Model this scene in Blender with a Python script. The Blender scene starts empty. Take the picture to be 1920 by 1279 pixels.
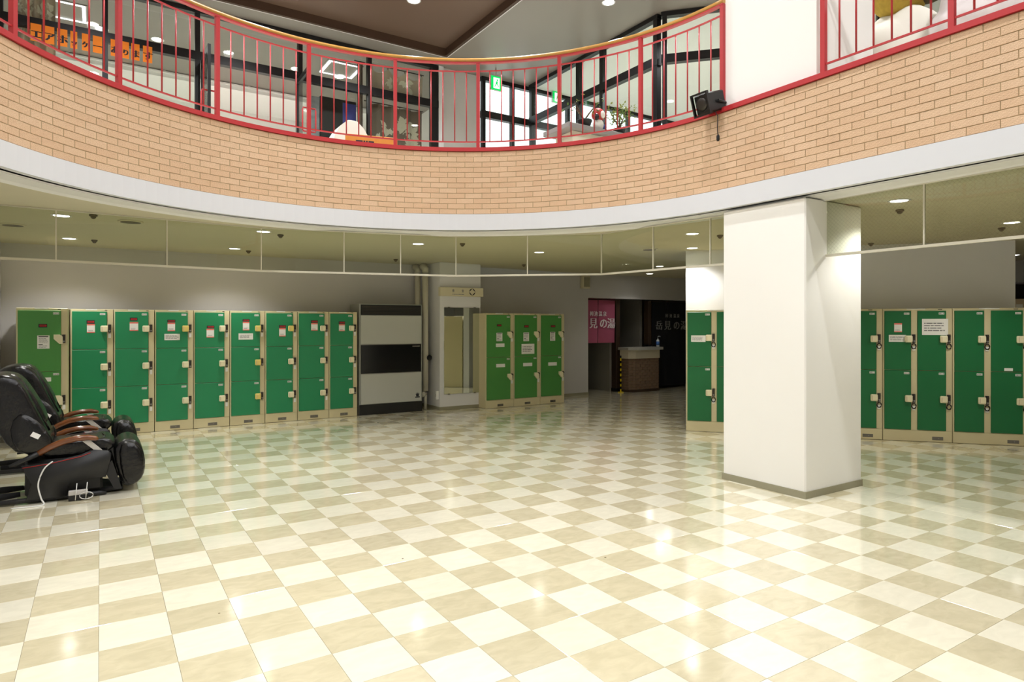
import bpy, bmesh, math, random
import numpy as np
from mathutils import Vector, Matrix
random.seed(7)
SC = bpy.context.scene
COL = SC.collection
# ---------------------------------------------------------------- camera
F, CX, HY, EYE = 1212.0, 960.0, 609.5, 1.52          # focal length and horizon in photo pixels, eye height
cam_data = bpy.data.cameras.new('camera')
cam_data.sensor_width = 36.0
cam_data.lens = F / 1920 * 36.0
cam_data.shift_y = -(639.5 - HY) / 1920
cam_data.clip_end = 200
cam = bpy.data.objects.new('camera', cam_data)
COL.objects.link(cam)
cam.location = (0, 0, EYE)
cam.rotation_euler = (math.pi / 2, 0, 0)
SC.camera = cam
# ---------------------------------------------------------------- world, exposure
W = bpy.data.worlds.new('overcast_sky')
SC.world = W
W.use_nodes = True
W.node_tree.nodes['Background'].inputs[0].default_value = (0.93, 0.97, 1.0, 1)
W.node_tree.nodes['Background'].inputs[1].default_value = 2.4
SC.view_settings.view_transform = 'Standard'
SC.view_settings.look = 'None'
SC.view_settings.gamma = 1.0
SC.view_settings.exposure = 0.0
SC.view_settings.use_curve_mapping = False
POWER_UP, POWER_GREY, POWER_LOW, POWER_ROOM = 248.0, 210.0, 64.0, 330.0   # watts per downlight
# ---------------------------------------------------------------- the building grid: s along the back wall, n away from the camera
TH = 0.5674
U = Vector((math.cos(TH), math.sin(TH), 0))
N = Vector((-math.sin(TH), math.cos(TH), 0))
def P(s, n, z=0.0): return U * s + N * n + Vector((0, 0, z))
def SN(x, y): return (x * U.x + y * U.y, x * N.x + y * N.y)
def at_z(px, py, z):
    d = F * (z - EYE) / (HY - py)
    return ((px - CX) * d / F, d)
def on_line(px, base, direction):
    r = (px - CX) / F
    return (base[1] * r - base[0]) / (direction[0] - direction[1] * r)
def z_at(py, depth): return EYE + (HY - py) * depth / F
SCN, NCN, RAD = 2.034, 4.220, 3.108                   # centre and radius of the atrium curve
Z_CEIL, Z_BAND, Z_BRICK, Z_TOP, Z_UP, Z_ROOF = 2.64, 2.66, 2.85, 3.60, 3.55, 6.30
# ---------------------------------------------------------------- glyphs, made while the scene is empty
GLYPH = {}
def make_glyphs(chars):
    cu = bpy.data.curves.new('glyph', 'FONT'); cu.resolution_u = 2
    ob = bpy.data.objects.new('glyph', cu); COL.objects.link(ob)
    for ch in sorted(set(chars)):
        cu.body = ch
        dg = bpy.context.evaluated_depsgraph_get(); dg.update()
        me = bpy.data.meshes.new_from_object(ob.evaluated_get(dg))
        v = [(p.co.x, p.co.y) for p in me.vertices]
        GLYPH[ch] = (v, [tuple(f.vertices) for f in me.polygons])
        bpy.data.meshes.remove(me)
    bpy.data.objects.remove(ob); bpy.data.curves.remove(cu)
make_glyphs('栂池温泉岳見の湯エアホッケーあります0123456789')
# ---------------------------------------------------------------- materials
def lin(c):
    c = c / 255.0
    return c / 12.92 if c <= 0.04045 else ((c + 0.055) / 1.055) ** 2.4
def rgb(r, g, b): return (lin(r), lin(g), lin(b), 1)
MAT = {}
def mat(name, col, rough=0.5, metal=0.0, var=0.0, scale=8.0, bump=0.0, bscale=60.0, emit=0.0, spec=0.5, coat=0.0):
    m = bpy.data.materials.new(name); m.use_nodes = True
    nt = m.node_tree; b = nt.nodes['Principled BSDF']
    b.inputs['Base Color'].default_value = rgb(*col)
    b.inputs['Roughness'].default_value = rough
    b.inputs['Metallic'].default_value = metal
    b.inputs['Specular IOR Level'].default_value = spec
    if coat:
        b.inputs['Coat Weight'].default_value = coat; b.inputs['Coat Roughness'].default_value = 0.06
    tc = None
    if var or bump:
        tc = nt.nodes.new('ShaderNodeTexCoord')
    if var:
        nz = nt.nodes.new('ShaderNodeTexNoise'); nz.inputs['Scale'].default_value = scale; nz.inputs['Detail'].default_value = 5
        nt.links.new(tc.outputs['Object'], nz.inputs['Vector'])
        mx = nt.nodes.new('ShaderNodeMix'); mx.data_type = 'RGBA'
        mx.inputs['A'].default_value = rgb(*[max(0, c * (1 - var)) for c in col])
        mx.inputs['B'].default_value = rgb(*[min(255, c * (1 + var * .6)) for c in col])
        nt.links.new(nz.outputs['Fac'], mx.inputs['Factor'])
        nt.links.new(mx.outputs['Result'], b.inputs['Base Color'])
    if bump:
        n2 = nt.nodes.new('ShaderNodeTexNoise'); n2.inputs['Scale'].default_value = bscale; n2.inputs['Detail'].default_value = 4
        nt.links.new(tc.outputs['Object'], n2.inputs['Vector'])
        bp = nt.nodes.new('ShaderNodeBump'); bp.inputs['Strength'].default_value = bump; bp.inputs['Distance'].default_value = 0.01
        nt.links.new(n2.outputs['Fac'], bp.inputs['Height'])
        nt.links.new(bp.outputs['Normal'], b.inputs['Normal'])
    if emit:
        b.inputs['Emission Color'].default_value = rgb(*col); b.inputs['Emission Strength'].default_value = emit
    MAT[name] = m
    return m
def glass(name, tint, gloss=0.5, rough=0.02, wire=False):
    m = bpy.data.materials.new(name); m.use_nodes = True
    nt = m.node_tree; nt.nodes.clear()
    out = nt.nodes.new('ShaderNodeOutputMaterial')
    tr = nt.nodes.new('ShaderNodeBsdfTransparent'); tr.inputs[0].default_value = rgb(*tint)
    gl = nt.nodes.new('ShaderNodeBsdfGlossy'); gl.inputs['Roughness'].default_value = rough
    fr = nt.nodes.new('ShaderNodeFresnel'); fr.inputs[0].default_value = 1.5
    gm = nt.nodes.new('ShaderNodeNewGeometry'); io = nt.nodes.new('ShaderNodeMapRange')     # same reflectance on both faces of the sheet
    io.inputs['To Min'].default_value = 1.5; io.inputs['To Max'].default_value = 1 / 1.5
    nt.links.new(gm.outputs['Backfacing'], io.inputs['Value']); nt.links.new(io.outputs[0], fr.inputs[0])
    ml = nt.nodes.new('ShaderNodeMath'); ml.operation = 'MULTIPLY'; ml.inputs[1].default_value = gloss
    nt.links.new(fr.outputs[0], ml.inputs[0])
    mx = nt.nodes.new('ShaderNodeMixShader')
    nt.links.new(ml.outputs[0], mx.inputs[0]); nt.links.new(tr.outputs[0], mx.inputs[1]); nt.links.new(gl.outputs[0], mx.inputs[2])
    last = mx
    if wire:                                           # diamond wire mesh cast inside the pane
        tc = nt.nodes.new('ShaderNodeTexCoord')
        sx = nt.nodes.new('ShaderNodeSeparateXYZ'); nt.links.new(tc.outputs['Object'], sx.inputs[0])
        lines = []
        for op in ('ADD', 'SUBTRACT'):
            a = nt.nodes.new('ShaderNodeMath'); a.operation = op
            nt.links.new(sx.outputs['X'], a.inputs[0]); nt.links.new(sx.outputs['Z'], a.inputs[1])
            k = nt.nodes.new('ShaderNodeMath'); k.operation = 'MULTIPLY'; k.inputs[1].default_value = 1 / 0.035
            nt.links.new(a.outputs[0], k.inputs[0])
            fq = nt.nodes.new('ShaderNodeMath'); fq.operation = 'FRACT'; nt.links.new(k.outputs[0], fq.inputs[0])
            lt = nt.nodes.new('ShaderNodeMath'); lt.operation = 'LESS_THAN'; lt.inputs[1].default_value = 0.035
            nt.links.new(fq.outputs[0], lt.inputs[0]); lines.append(lt)
        mxm = nt.nodes.new('ShaderNodeMath'); mxm.operation = 'MAXIMUM'
        nt.links.new(lines[0].outputs[0], mxm.inputs[0]); nt.links.new(lines[1].outputs[0], mxm.inputs[1])
        half = nt.nodes.new('ShaderNodeMath'); half.operation = 'MULTIPLY'; half.inputs[1].default_value = 0.32
        nt.links.new(mxm.outputs[0], half.inputs[0])
        wr = nt.nodes.new('ShaderNodeBsdfDiffuse'); wr.inputs[0].default_value = rgb(120, 118, 100)
        m2 = nt.nodes.new('ShaderNodeMixShader')
        nt.links.new(half.outputs[0], m2.inputs[0]); nt.links.new(mx.outputs[0], m2.inputs[1]); nt.links.new(wr.outputs[0], m2.inputs[2])
        last = m2
    nt.links.new(last.outputs[0], out.inputs[0])
    MAT[name] = m
    return m
def emitter(name, col, strength):
    m = bpy.data.materials.new(name); m.use_nodes = True
    nt = m.node_tree; nt.nodes.clear()
    out = nt.nodes.new('ShaderNodeOutputMaterial'); e = nt.nodes.new('ShaderNodeEmission')
    e.inputs[0].default_value = rgb(*col); e.inputs[1].default_value = strength
    nt.links.new(e.outputs[0], out.inputs[0]); MAT[name] = m
    return m
def tile_mat(name, col, streak):
    """vinyl tile: marbled streaks, a slight tint of its own for every tile of the grid, waxed gloss"""
    m = mat(name, col, 0.16, spec=0.6, coat=.8); nt = m.node_tree; b = nt.nodes['Principled BSDF']; b.inputs['Coat Roughness'].default_value = .12
    ge = nt.nodes.new('ShaderNodeNewGeometry')
    mp = nt.nodes.new('ShaderNodeMapping'); mp.vector_type = 'POINT'
    mp.inputs['Rotation'].default_value = (0, 0, -TH); nt.links.new(ge.outputs['Position'], mp.inputs['Vector'])
    sc = nt.nodes.new('ShaderNodeVectorMath'); sc.operation = 'MULTIPLY_ADD'
    sc.inputs[1].default_value = (1 / .303, 1 / .303, 0); sc.inputs[2].default_value = (.0169, -.79, 0)
    nt.links.new(mp.outputs[0], sc.inputs[0])
    fl = nt.nodes.new('ShaderNodeVectorMath'); fl.operation = 'FLOOR'; nt.links.new(sc.outputs[0], fl.inputs[0])
    wn = nt.nodes.new('ShaderNodeTexWhiteNoise'); wn.noise_dimensions = '3D'; nt.links.new(fl.outputs[0], wn.inputs['Vector'])
    add = nt.nodes.new('ShaderNodeVectorMath'); add.operation = 'MULTIPLY_ADD'; add.inputs[1].default_value = (9, 9, 9)
    nt.links.new(wn.outputs['Color'], add.inputs[0]); nt.links.new(sc.outputs[0], add.inputs[2])
    st = nt.nodes.new('ShaderNodeMapping'); st.inputs['Scale'].default_value = (1.6, 3.2, 1); st.inputs['Rotation'].default_value = (0, 0, 0.5)
    nt.links.new(add.outputs[0], st.inputs['Vector'])
    nz = nt.nodes.new('ShaderNodeTexNoise'); nz.inputs['Scale'].default_value = 1.6; nz.inputs['Detail'].default_value = 7; nz.inputs['Distortion'].default_value = .8
    nt.links.new(st.outputs[0], nz.inputs['Vector'])
    rp = nt.nodes.new('ShaderNodeValToRGB')
    rp.color_ramp.elements[0].position = .3; rp.color_ramp.elements[0].color = rgb(*[c - streak for c in col])
    rp.color_ramp.elements[1].position = .7; rp.color_ramp.elements[1].color = rgb(*[min(255, c + streak * .4) for c in col])
    nt.links.new(nz.outputs['Fac'], rp.inputs[0])
    hs = nt.nodes.new('ShaderNodeHueSaturation'); nt.links.new(rp.outputs[0], hs.inputs['Color'])
    mr = nt.nodes.new('ShaderNodeMapRange'); mr.inputs['To Min'].default_value = .93; mr.inputs['To Max'].default_value = 1.04
    nt.links.new(wn.outputs['Value'], mr.inputs['Value']); nt.links.new(mr.outputs[0], hs.inputs['Value'])
    vo = nt.nodes.new('ShaderNodeTexVoronoi'); vo.inputs['Scale'].default_value = 2.2; nt.links.new(ge.outputs['Position'], vo.inputs['Vector'])   # sparse heel scuffs
    sk = nt.nodes.new('ShaderNodeMath'); sk.operation = 'LESS_THAN'; sk.inputs[1].default_value = .016; nt.links.new(vo.outputs['Distance'], sk.inputs[0])
    sm = nt.nodes.new('ShaderNodeMix'); sm.data_type = 'RGBA'; sm.inputs['B'].default_value = rgb(120, 108, 80)
    nt.links.new(sk.outputs[0], sm.inputs['Factor']); nt.links.new(hs.outputs[0], sm.inputs['A'])
    nt.links.new(sm.outputs['Result'], b.inputs['Base Color'])
    n3 = nt.nodes.new('ShaderNodeTexNoise'); n3.inputs['Scale'].default_value = 1.3; n3.inputs['Detail'].default_value = 6
    nt.links.new(ge.outputs['Position'], n3.inputs['Vector'])
    m3 = nt.nodes.new('ShaderNodeMapRange'); m3.inputs['To Min'].default_value = .05; m3.inputs['To Max'].default_value = .17
    nt.links.new(n3.outputs['Fac'], m3.inputs['Value']); nt.links.new(m3.outputs[0], b.inputs['Roughness'])
    bp = nt.nodes.new('ShaderNodeBump'); bp.inputs['Strength'].default_value = .03; bp.inputs['Distance'].default_value = .01
    n4 = nt.nodes.new('ShaderNodeTexNoise'); n4.inputs['Scale'].default_value = 5; nt.links.new(ge.outputs['Position'], n4.inputs['Vector'])
    nt.links.new(n4.outputs['Fac'], bp.inputs['Height']); nt.links.new(bp.outputs[0], b.inputs['Normal'])
tile_mat('tile_light', (249, 244, 221), 7)
tile_mat('tile_tan', (221, 211, 178), 11)
mat('subfloor', (120, 110, 85), .8)
mat('wall_white', (224, 224, 226), .75, var=.02, scale=1.5, bump=.03, bscale=90)
mat('wall_grey', (198, 196, 194), .8, var=.02, scale=1.2, bump=.04, bscale=80)
mat('pillar_white', (240, 239, 234), .65, var=.015, scale=1.0, bump=.03, bscale=50)
mat('band_white', (210, 212, 216), .6)
mat('soffit_grey', (226, 226, 224), .6)
mat('ceiling_low', (204, 198, 172), .85, var=.02, scale=3, bump=.05, bscale=120)
mat('ceiling_up', (136, 130, 123), .40, var=.04, scale=1.0)
mat('ceiling_lobby', (228, 228, 226), .6)
mat('ceiling_brown', (104, 84, 70), .5)
mat('coffer_trim', (70, 50, 36), .6)
mat('mortar', (164, 146, 112), .95)
mat('brick_tan', (214, 181, 148), .85, var=.03, scale=7, bump=.7, bscale=110)
mat('brick_tan2', (212, 178, 145), .85, var=.03, scale=7, bump=.7, bscale=110)
mat('brick_tan3', (217, 185, 153), .85, var=.03, scale=7, bump=.7, bscale=110)
mat('brick_brown', (128, 104, 84), .85, var=.12, scale=12, bump=.5, bscale=90)
mat('red_paint', (180, 46, 50), .38)
mat('handrail_wood', (196, 146, 70), .3, var=.1, scale=14, coat=.4)
mat('locker_beige', (212, 201, 162), .45, var=.02, scale=5)
mat('locker_green', (30, 136, 88), .4, var=.03, scale=3)
mat('locker_deep', (12, 108, 58), .4, var=.03, scale=3)
mat('locker_light', (78, 146, 72), .4, var=.03, scale=3)
mat('lock_cream', (238, 230, 196), .35)
mat('lock_yellow', (232, 208, 120), .35)
mat('steel', (150, 148, 142), .3, metal=.9)
mat('steel_dark', (70, 66, 62), .4, metal=.7)
mat('black', (12, 12, 13), .45)
mat('black_gloss', (10, 10, 12), .15)
mat('frame_black', (16, 16, 18), .4)
mat('paper', (238, 237, 234), .8)
mat('paper_pink', (232, 120, 110), .8)
mat('ink', (40, 40, 48), .8)
mat('ink_grey', (120, 120, 124), .8)
mat('red_label', (190, 30, 22), .6)
mat('plate_grey', (122, 118, 110), .35, metal=.6)
mat('heater_grey', (186, 188, 182), .45)
mat('heater_edge', (150, 152, 146), .4)
mat('pipe_cream', (206, 202, 184), .45)
mat('mirror', (215, 220, 210), .02, metal=1.0)
mat('sign_beige', (214, 206, 176), .6)
mat('noren_pink', (170, 84, 112), .9, bump=.1, bscale=200)
mat('noren_black', (12, 13, 20), .9)
mat('noren_ink', (240, 226, 230), .9)
mat('noren_ink_dim', (150, 150, 150), .9)
mat('counter_top', (176, 174, 168), .4)
mat('counter_cream', (214, 206, 186), .6)
mat('dark_wood', (60, 42, 28), .5)
mat('door_brown', (84, 74, 52), .5)
mat('passage_wall', (150, 146, 136), .8)
mat('yellow', (236, 208, 20), .5)
mat('baseboard', (150, 146, 122), .6)
mat('leather', (9, 9, 11), .27, bump=.9, bscale=16, var=.1)
mat('chair_plastic', (26, 26, 27), .5)
mat('arm_wood', (112, 62, 26), .22, var=.25, scale=18, coat=.6)
mat('silver_plastic', (196, 192, 186), .35)
mat('cable_white', (226, 226, 222), .5)
mat('cable_black', (14, 14, 14), .5)
mat('rubber', (20, 20, 20), .8)
mat('orange_card', (240, 134, 30), .75)
mat('orange_wood', (206, 134, 50), .5, var=.1, scale=12)
mat('cloth_white', (232, 228, 216), .9, bump=.2, bscale=30)
mat('plush_yellow', (196, 166, 70), .95, var=.12, scale=30, bump=.5, bscale=160)
mat('plush_brown', (92, 78, 52), .95, var=.15, scale=30, bump=.5, bscale=160)
mat('floral_cloth', (226, 220, 218), .9, var=.12, scale=7)
mat('table_grey', (138, 134, 132), .5)
mat('pot_black', (24, 24, 24), .4)
mat('soil', (60, 44, 30), .95)
mat('bark', (92, 66, 44), .9)
mat('leaf_green', (86, 118, 50), .55)
mat('leaf_light', (150, 160, 84), .55)
mat('doll_red', (176, 40, 34), .5)
mat('doll_white', (226, 222, 214), .6)
mat('doll_blue', (30, 60, 130), .5)
mat('poster_blue', (70, 80, 170), .6, var=.3, scale=4)
mat('upper_floor', (214, 206, 190), .4)
mat('room_white', (232, 232, 230), .8)
mat('bottle_white', (228, 234, 240), .25)
mat('bottle_blue', (70, 120, 200), .35)
mat('shelf_dark', (26, 18, 14), .6)
mat('goods_pale', (206, 186, 160), .7)
mat('goods_red', (150, 60, 50), .7)
mat('goods_blue', (70, 90, 120), .7)
mat('curtain_brown', (206, 188, 168), .9, var=.04, scale=6)
mat('curtain_dark', (118, 102, 90), .9, var=.06, scale=6)
mat('leaf_print', (246, 240, 222), .9)
mat('leaf_print_dim', (202, 192, 172), .9)
mat('drape_pale', (168, 172, 182), .8, var=.3, scale=9)
glass('pane_clear', (246, 250, 248), .9)
glass('pane_plain', (238, 240, 232), .9)
glass('pane_wired', (236, 238, 230), .9, wire=True)
emitter('lamp_low', (255, 250, 240), 18)
emitter('lamp_up', (255, 252, 246), 25)
emitter('tube_light', (255, 255, 255), 2.5)
emitter('exit_green', (20, 200, 90), 1.4)
emitter('exit_white', (235, 255, 240), 2.2)
# ---------------------------------------------------------------- mesh helpers
class MB:
    def __init__(self): self.v, self.f, self.m, self.s = [], [], [], []
    def add(self, verts, faces, mi=0, smooth=False):
        o = len(self.v); self.v += [tuple(p) for p in verts]
        for fc in faces:
            self.f.append(tuple(i + o for i in fc)); self.m.append(mi); self.s.append(smooth)
        return self
    def box(self, x0, x1, y0, y1, z0, z1, mi=0, M=None):
        v = [(x, y, z) for x in (x0, x1) for y in (y0, y1) for z in (z0, z1)]
        if M is not None: v = [M @ Vector(p) for p in v]
        return self.add(v, [(0, 1, 3, 2), (4, 6, 7, 5), (0, 4, 5, 1), (2, 3, 7, 6), (0, 2, 6, 4), (1, 5, 7, 3)], mi)
    def bbox(self, x0, x1, y0, y1, z0, z1, r, mi=0, seg=1, M=None, smooth=False):
        bm = bmesh.new(); bmesh.ops.create_cube(bm, size=1)
        for q in bm.verts: q.co = ((x0 + x1) / 2 + q.co.x * (x1 - x0), (y0 + y1) / 2 + q.co.y * (y1 - y0), (z0 + z1) / 2 + q.co.z * (z1 - z0))
        bmesh.ops.bevel(bm, geom=list(bm.edges), offset=r, segments=seg, profile=.5, affect='EDGES')
        bm.verts.index_update()
        v = [(M @ q.co) if M is not None else q.co.copy() for q in bm.verts]
        fc = [tuple(q.index for q in fa.verts) for fa in bm.faces]; bm.free()
        return self.add(v, fc, mi, smooth)
    def tube(self, pts, r, seg=8, mi=0, closed=False, flat=1.0):
        pts = [Vector(p) for p in pts]; n = len(pts); rings = []
        rr = r if isinstance(r, (list, tuple)) else [r] * n
        ref = Vector((0, 0, 1)); o = len(self.v)
        for i in range(n):
            a = pts[(i - 1) % n] if closed or i > 0 else pts[i]; b = pts[(i + 1) % n] if closed or i < n - 1 else pts[i]
            t = (b - a).normalized()
            rf = ref if abs(t.dot(ref)) < .95 else Vector((1, 0, 0))
            e1 = t.cross(rf).normalized(); e2 = e1.cross(t).normalized()
            for k in range(seg):
                q = 2 * math.pi * k / seg
                self.v.append(tuple(pts[i] + e1 * math.cos(q) * rr[i] + e2 * math.sin(q) * rr[i] * flat))
        for i in range(n if closed else n - 1):
            for k in range(seg):
                a = o + i * seg + k; b = o + i * seg + (k + 1) % seg
                c = o + ((i + 1) % n) * seg + (k + 1) % seg; d = o + ((i + 1) % n) * seg + k
                self.f.append((a, b, c, d)); self.m.append(mi); self.s.append(True)
        if not closed:
            self.f.append(tuple(o + k for k in reversed(range(seg)))); self.m.append(mi); self.s.append(False)
            self.f.append(tuple(o + (n - 1) * seg + k for k in range(seg))); self.m.append(mi); self.s.append(False)
        return self
    def lathe(self, prof, c=(0, 0, 0), seg=20, mi=0, smooth=True, M=None):
        o = len(self.v)
        for r, z in prof:
            for k in range(seg):
                q = 2 * math.pi * k / seg; p = Vector((r * math.cos(q), r * math.sin(q), z))
                if M is not None: p = M @ p
                self.v.append(tuple(p + Vector(c)))
        for i in range(len(prof) - 1):
            for k in range(seg):
                self.f.append((o + i * seg + k, o + i * seg + (k + 1) % seg, o + (i + 1) * seg + (k + 1) % seg, o + (i + 1) * seg + k)); self.m.append(mi); self.s.append(smooth)
        self.f.append(tuple(o + k for k in reversed(range(seg)))); self.m.append(mi); self.s.append(False)
        self.f.append(tuple(o + (len(prof) - 1) * seg + k for k in range(seg))); self.m.append(mi); self.s.append(False)
        return self
    def prism_y(self, poly, y0, y1, mi=0, smooth=False):
        """polygon in x-z, extruded along y"""
        n = len(poly); v = [(x, y0, z) for x, z in poly] + [(x, y1, z) for x, z in poly]
        return self.add(v, [tuple(range(n)), tuple(range(2 * n - 1, n - 1, -1))] + [(i, n + i, n + (i + 1) % n, (i + 1) % n) for i in range(n)], mi, smooth)
    def prism_z(self, poly, z0, z1, mi=0):
        n = len(poly); v = [(x, y, z0) for x, y in poly] + [(x, y, z1) for x, y in poly]
        return self.add(v, [tuple(range(n - 1, -1, -1)), tuple(range(n, 2 * n))] + [(i, (i + 1) % n, n + (i + 1) % n, n + i) for i in range(n)], mi)
    def ellipsoid(self, c, r, nu=14, nv=9, mi=0, fn=None):
        o = len(self.v)
        for j in range(nv + 1):
            t = math.pi * j / nv
            for i in range(nu):
                q = 2 * math.pi * i / nu
                d = Vector((math.sin(t) * math.cos(q), math.sin(t) * math.sin(q), math.cos(t)))
                k = fn(d) if fn else 1.0
                self.v.append((c[0] + d.x * r[0] * k, c[1] + d.y * r[1] * k, c[2] + d.z * r[2] * k))
        for j in range(nv):
            for i in range(nu):
                self.f.append((o + j * nu + i, o + (j + 1) * nu + i, o + (j + 1) * nu + (i + 1) % nu, o + j * nu + (i + 1) % nu)); self.m.append(mi); self.s.append(True)
        return self
    def glyph(self, ch, x, z, size, y, mi=0, wide=1.0, bold=0.0):
        """flat printed character facing -y"""
        vs, fs = GLYPH[ch]
        for dx in ((0,) if not bold else (-bold, 0, bold)):
            self.add([(x + vx * size * wide + dx, y - abs(dx) * .001, z + vy * size) for vx, vy in vs], fs, mi)
        return self
    def build(self, name, mats, parent=None, loc=None, rz=None, bevel=0.0, sub=0):
        me = bpy.data.meshes.new(name); me.from_pydata(self.v, [], self.f)
        for k in (mats if isinstance(mats, (list, tuple)) else [mats]): me.materials.append(MAT[k])
        me.polygons.foreach_set('material_index', self.m); me.polygons.foreach_set('use_smooth', self.s)
        me.validate(); me.update()
        o = bpy.data.objects.new(name, me); COL.objects.link(o)
        if parent is not None: o.parent = parent
        if loc is not None: o.location = loc
        if rz is not None: o.rotation_euler[2] = rz
        if bevel:
            b = o.modifiers.new('bevel', 'BEVEL'); b.width = bevel; b.segments = 2; b.limit_method = 'ANGLE'
        if sub:
            q = o.modifiers.new('subdivision', 'SUBSURF'); q.levels = sub; q.render_levels = sub
        return o
def tag(o, label=None, cat=None, group=None, kind=None):
    if label: o['label'] = label
    if cat: o['category'] = cat
    if group: o['group'] = group
    if kind: o['kind'] = kind
    return o
def empty(name, loc, rz=0.0, label=None, cat=None, group=None, kind=None):
    o = bpy.data.objects.new(name, None); COL.objects.link(o); o.empty_display_size = .2
    o.location = loc; o.rotation_euler[2] = rz
    return tag(o, label, cat, group, kind)
def link_copy(src, parent, loc=None, rz=None, scale=None):
    c = src.copy(); COL.objects.link(c); c.parent = parent
    if loc is not None: c.location = loc
    if rz is not None: c.rotation_euler = (0, 0, rz)
    if scale is not None: c.scale = scale
    return c
# ================================================================ STRUCTURE
def path(L, d=0.0):
    if L < 0: s, n, a = SCN + RAD + d, NCN + L, 0.0
    elif L <= math.pi * RAD:
        a = L / RAD; s, n = SCN + (RAD + d) * math.cos(a), NCN + (RAD + d) * math.sin(a)
    else: s, n, a = SCN - RAD - d, NCN - (L - math.pi * RAD), math.pi
    return s, n, a
L_END = math.pi * RAD
def sweep(mb, prof, L0, L1, mi=0, step=.11, smooth=False):
    Ls = [L0] + ([L0 + (0 - L0) * 1.0] if L0 < 0 < L1 else []) ; a = max(L0, 0)
    k = max(2, int((min(L1, L_END) - a) / step)); Ls += [a + (min(L1, L_END) - a) * i / k for i in range(1, k + 1)]
    if L1 > L_END: Ls.append(L1)
    if L1 <= 0: Ls = [L0, L1]
    m = len(prof); o = len(mb.v)
    for L in Ls:
        for d, z in prof:
            s, n, _ = path(L, d); mb.v.append(tuple(P(s, n, z)))
    for i in range(len(Ls) - 1):
        for j in range(m):
            mb.f.append((o + i * m + j, o + (i + 1) * m + j, o + (i + 1) * m + (j + 1) % m, o + i * m + (j + 1) % m)); mb.m.append(mi); mb.s.append(smooth)
    mb.f.append(tuple(o + j for j in range(m))); mb.m.append(mi); mb.s.append(False)
    mb.f.append(tuple(o + (len(Ls) - 1) * m + j for j in reversed(range(m)))); mb.m.append(mi); mb.s.append(False)
    return mb
def poly_hole(name, outer, hole, z, mtl, parent=None):
    bm = bmesh.new(); edges = []
    for loop in (outer, hole):
        vs = [bm.verts.new(P(s, n, z)) for s, n in loop]
        edges += [bm.edges.new((vs[i], vs[(i + 1) % len(vs)])) for i in range(len(vs))]
    bmesh.ops.triangle_fill(bm, use_beauty=True, use_dissolve=False, edges=edges)
    me = bpy.data.meshes.new(name); bm.to_mesh(me); bm.free(); me.materials.append(MAT[mtl])
    o = bpy.data.objects.new(name, me); COL.objects.link(o); o.parent = parent
    return o
def slab(name, s0, s1, n0, n1, z0, z1, mtl, parent=None):
    mb = MB(); pts = [P(s0, n0), P(s1, n0), P(s1, n1), P(s0, n1)]
    mb.prism_z([(p.x, p.y) for p in pts], z0 if z0 else -.02, z1)
    o = mb.build(name, mtl, parent)
    if parent is None: tag(o, kind='structure')
    return o
def multi(name, boxes, mtl):
    mb = MB()
    for s0, s1, n0, n1, z0, z1 in boxes:
        mb.prism_z([(p.x, p.y) for p in (P(s0, n0), P(s1, n0), P(s1, n1), P(s0, n1))], z0 if z0 else -.02, z1)
    return tag(mb.build(name, mtl), kind='structure')
# ---- floor of single vinyl tiles
T = .303
floor = slab('floor', -1.25, 13.4, -5.1, 15.2, -.12, -.0022, 'subfloor')
S_OFF, N_OFF = -.0169 * T, .79 * T
ODD = set()
for px, py in ((1677, 930), (1817, 962)):
    X, Y = at_z(px, py, 0); s, n = SN(X, Y); ODD.add((math.floor((s - S_OFF) / T), math.floor((n - N_OFF) / T)))
tiles = []
for i in range(-4, 44):
    for j in range(-17, 50):
        s, n = S_OFF + (i + .5) * T, N_OFF + (j + .5) * T
        if s < -1.25 or s > 13.4 or n < -5.1 or n > 15.1: continue
        p = P(s, n); vis = -1.0
        light = (i + j - 11) % 2 == 0
        if (i, j) in ODD: light = not light
        if p.y > .8:
            px, py = CX + F * p.x / p.y, HY + F * EYE / p.y
            if -60 < px < 1980 and py < 1340: vis = 1 / p.y ** 3
        tiles.append((vis, i, j, s, n, light))
tiles.sort(reverse=True)
def tile_mb(mb, s0, s1, n0, n1, mi):
    b = .0009; v = []
    for z, e in ((-.0022, 0), (-.0006, 0), (0, b)):
        v += [(s0 + e, n0 + e, z), (s1 - e, n0 + e, z), (s1 - e, n1 - e, z), (s0 + e, n1 - e, z)]
    f = [(8, 9, 10, 11)]
    for k in range(2): f += [(k * 4 + q, k * 4 + (q + 1) % 4, k * 4 + 4 + (q + 1) % 4, k * 4 + 4 + q) for q in range(4)]
    mb.add(v, f, mi)
h = T / 2 - .0007
proto = []
for mtl in ('tile_light', 'tile_tan'):
    mb = MB(); tile_mb(mb, -h, h, -h, h, 0); proto.append(mb.build('tile', mtl, floor)); proto[-1].rotation_euler[2] = TH
used = [False, False]
rest = MB()
for k, (vis, i, j, s, n, light) in enumerate(tiles):
    q = 0 if light else 1
    if k < 300:
        if not used[q]: o = proto[q]; used[q] = True
        else: o = link_copy(proto[q], floor)
        o.location = P(s, n)
    else:
        mb = MB(); tile_mb(mb, -h, h, -h, h, q)
        rest.add([P(s + v[0], n + v[1], v[2]) for v in mb.v], mb.f, q)
tag(rest.build('tile_field', ['tile_light', 'tile_tan'], floor), kind='stuff')
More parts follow.
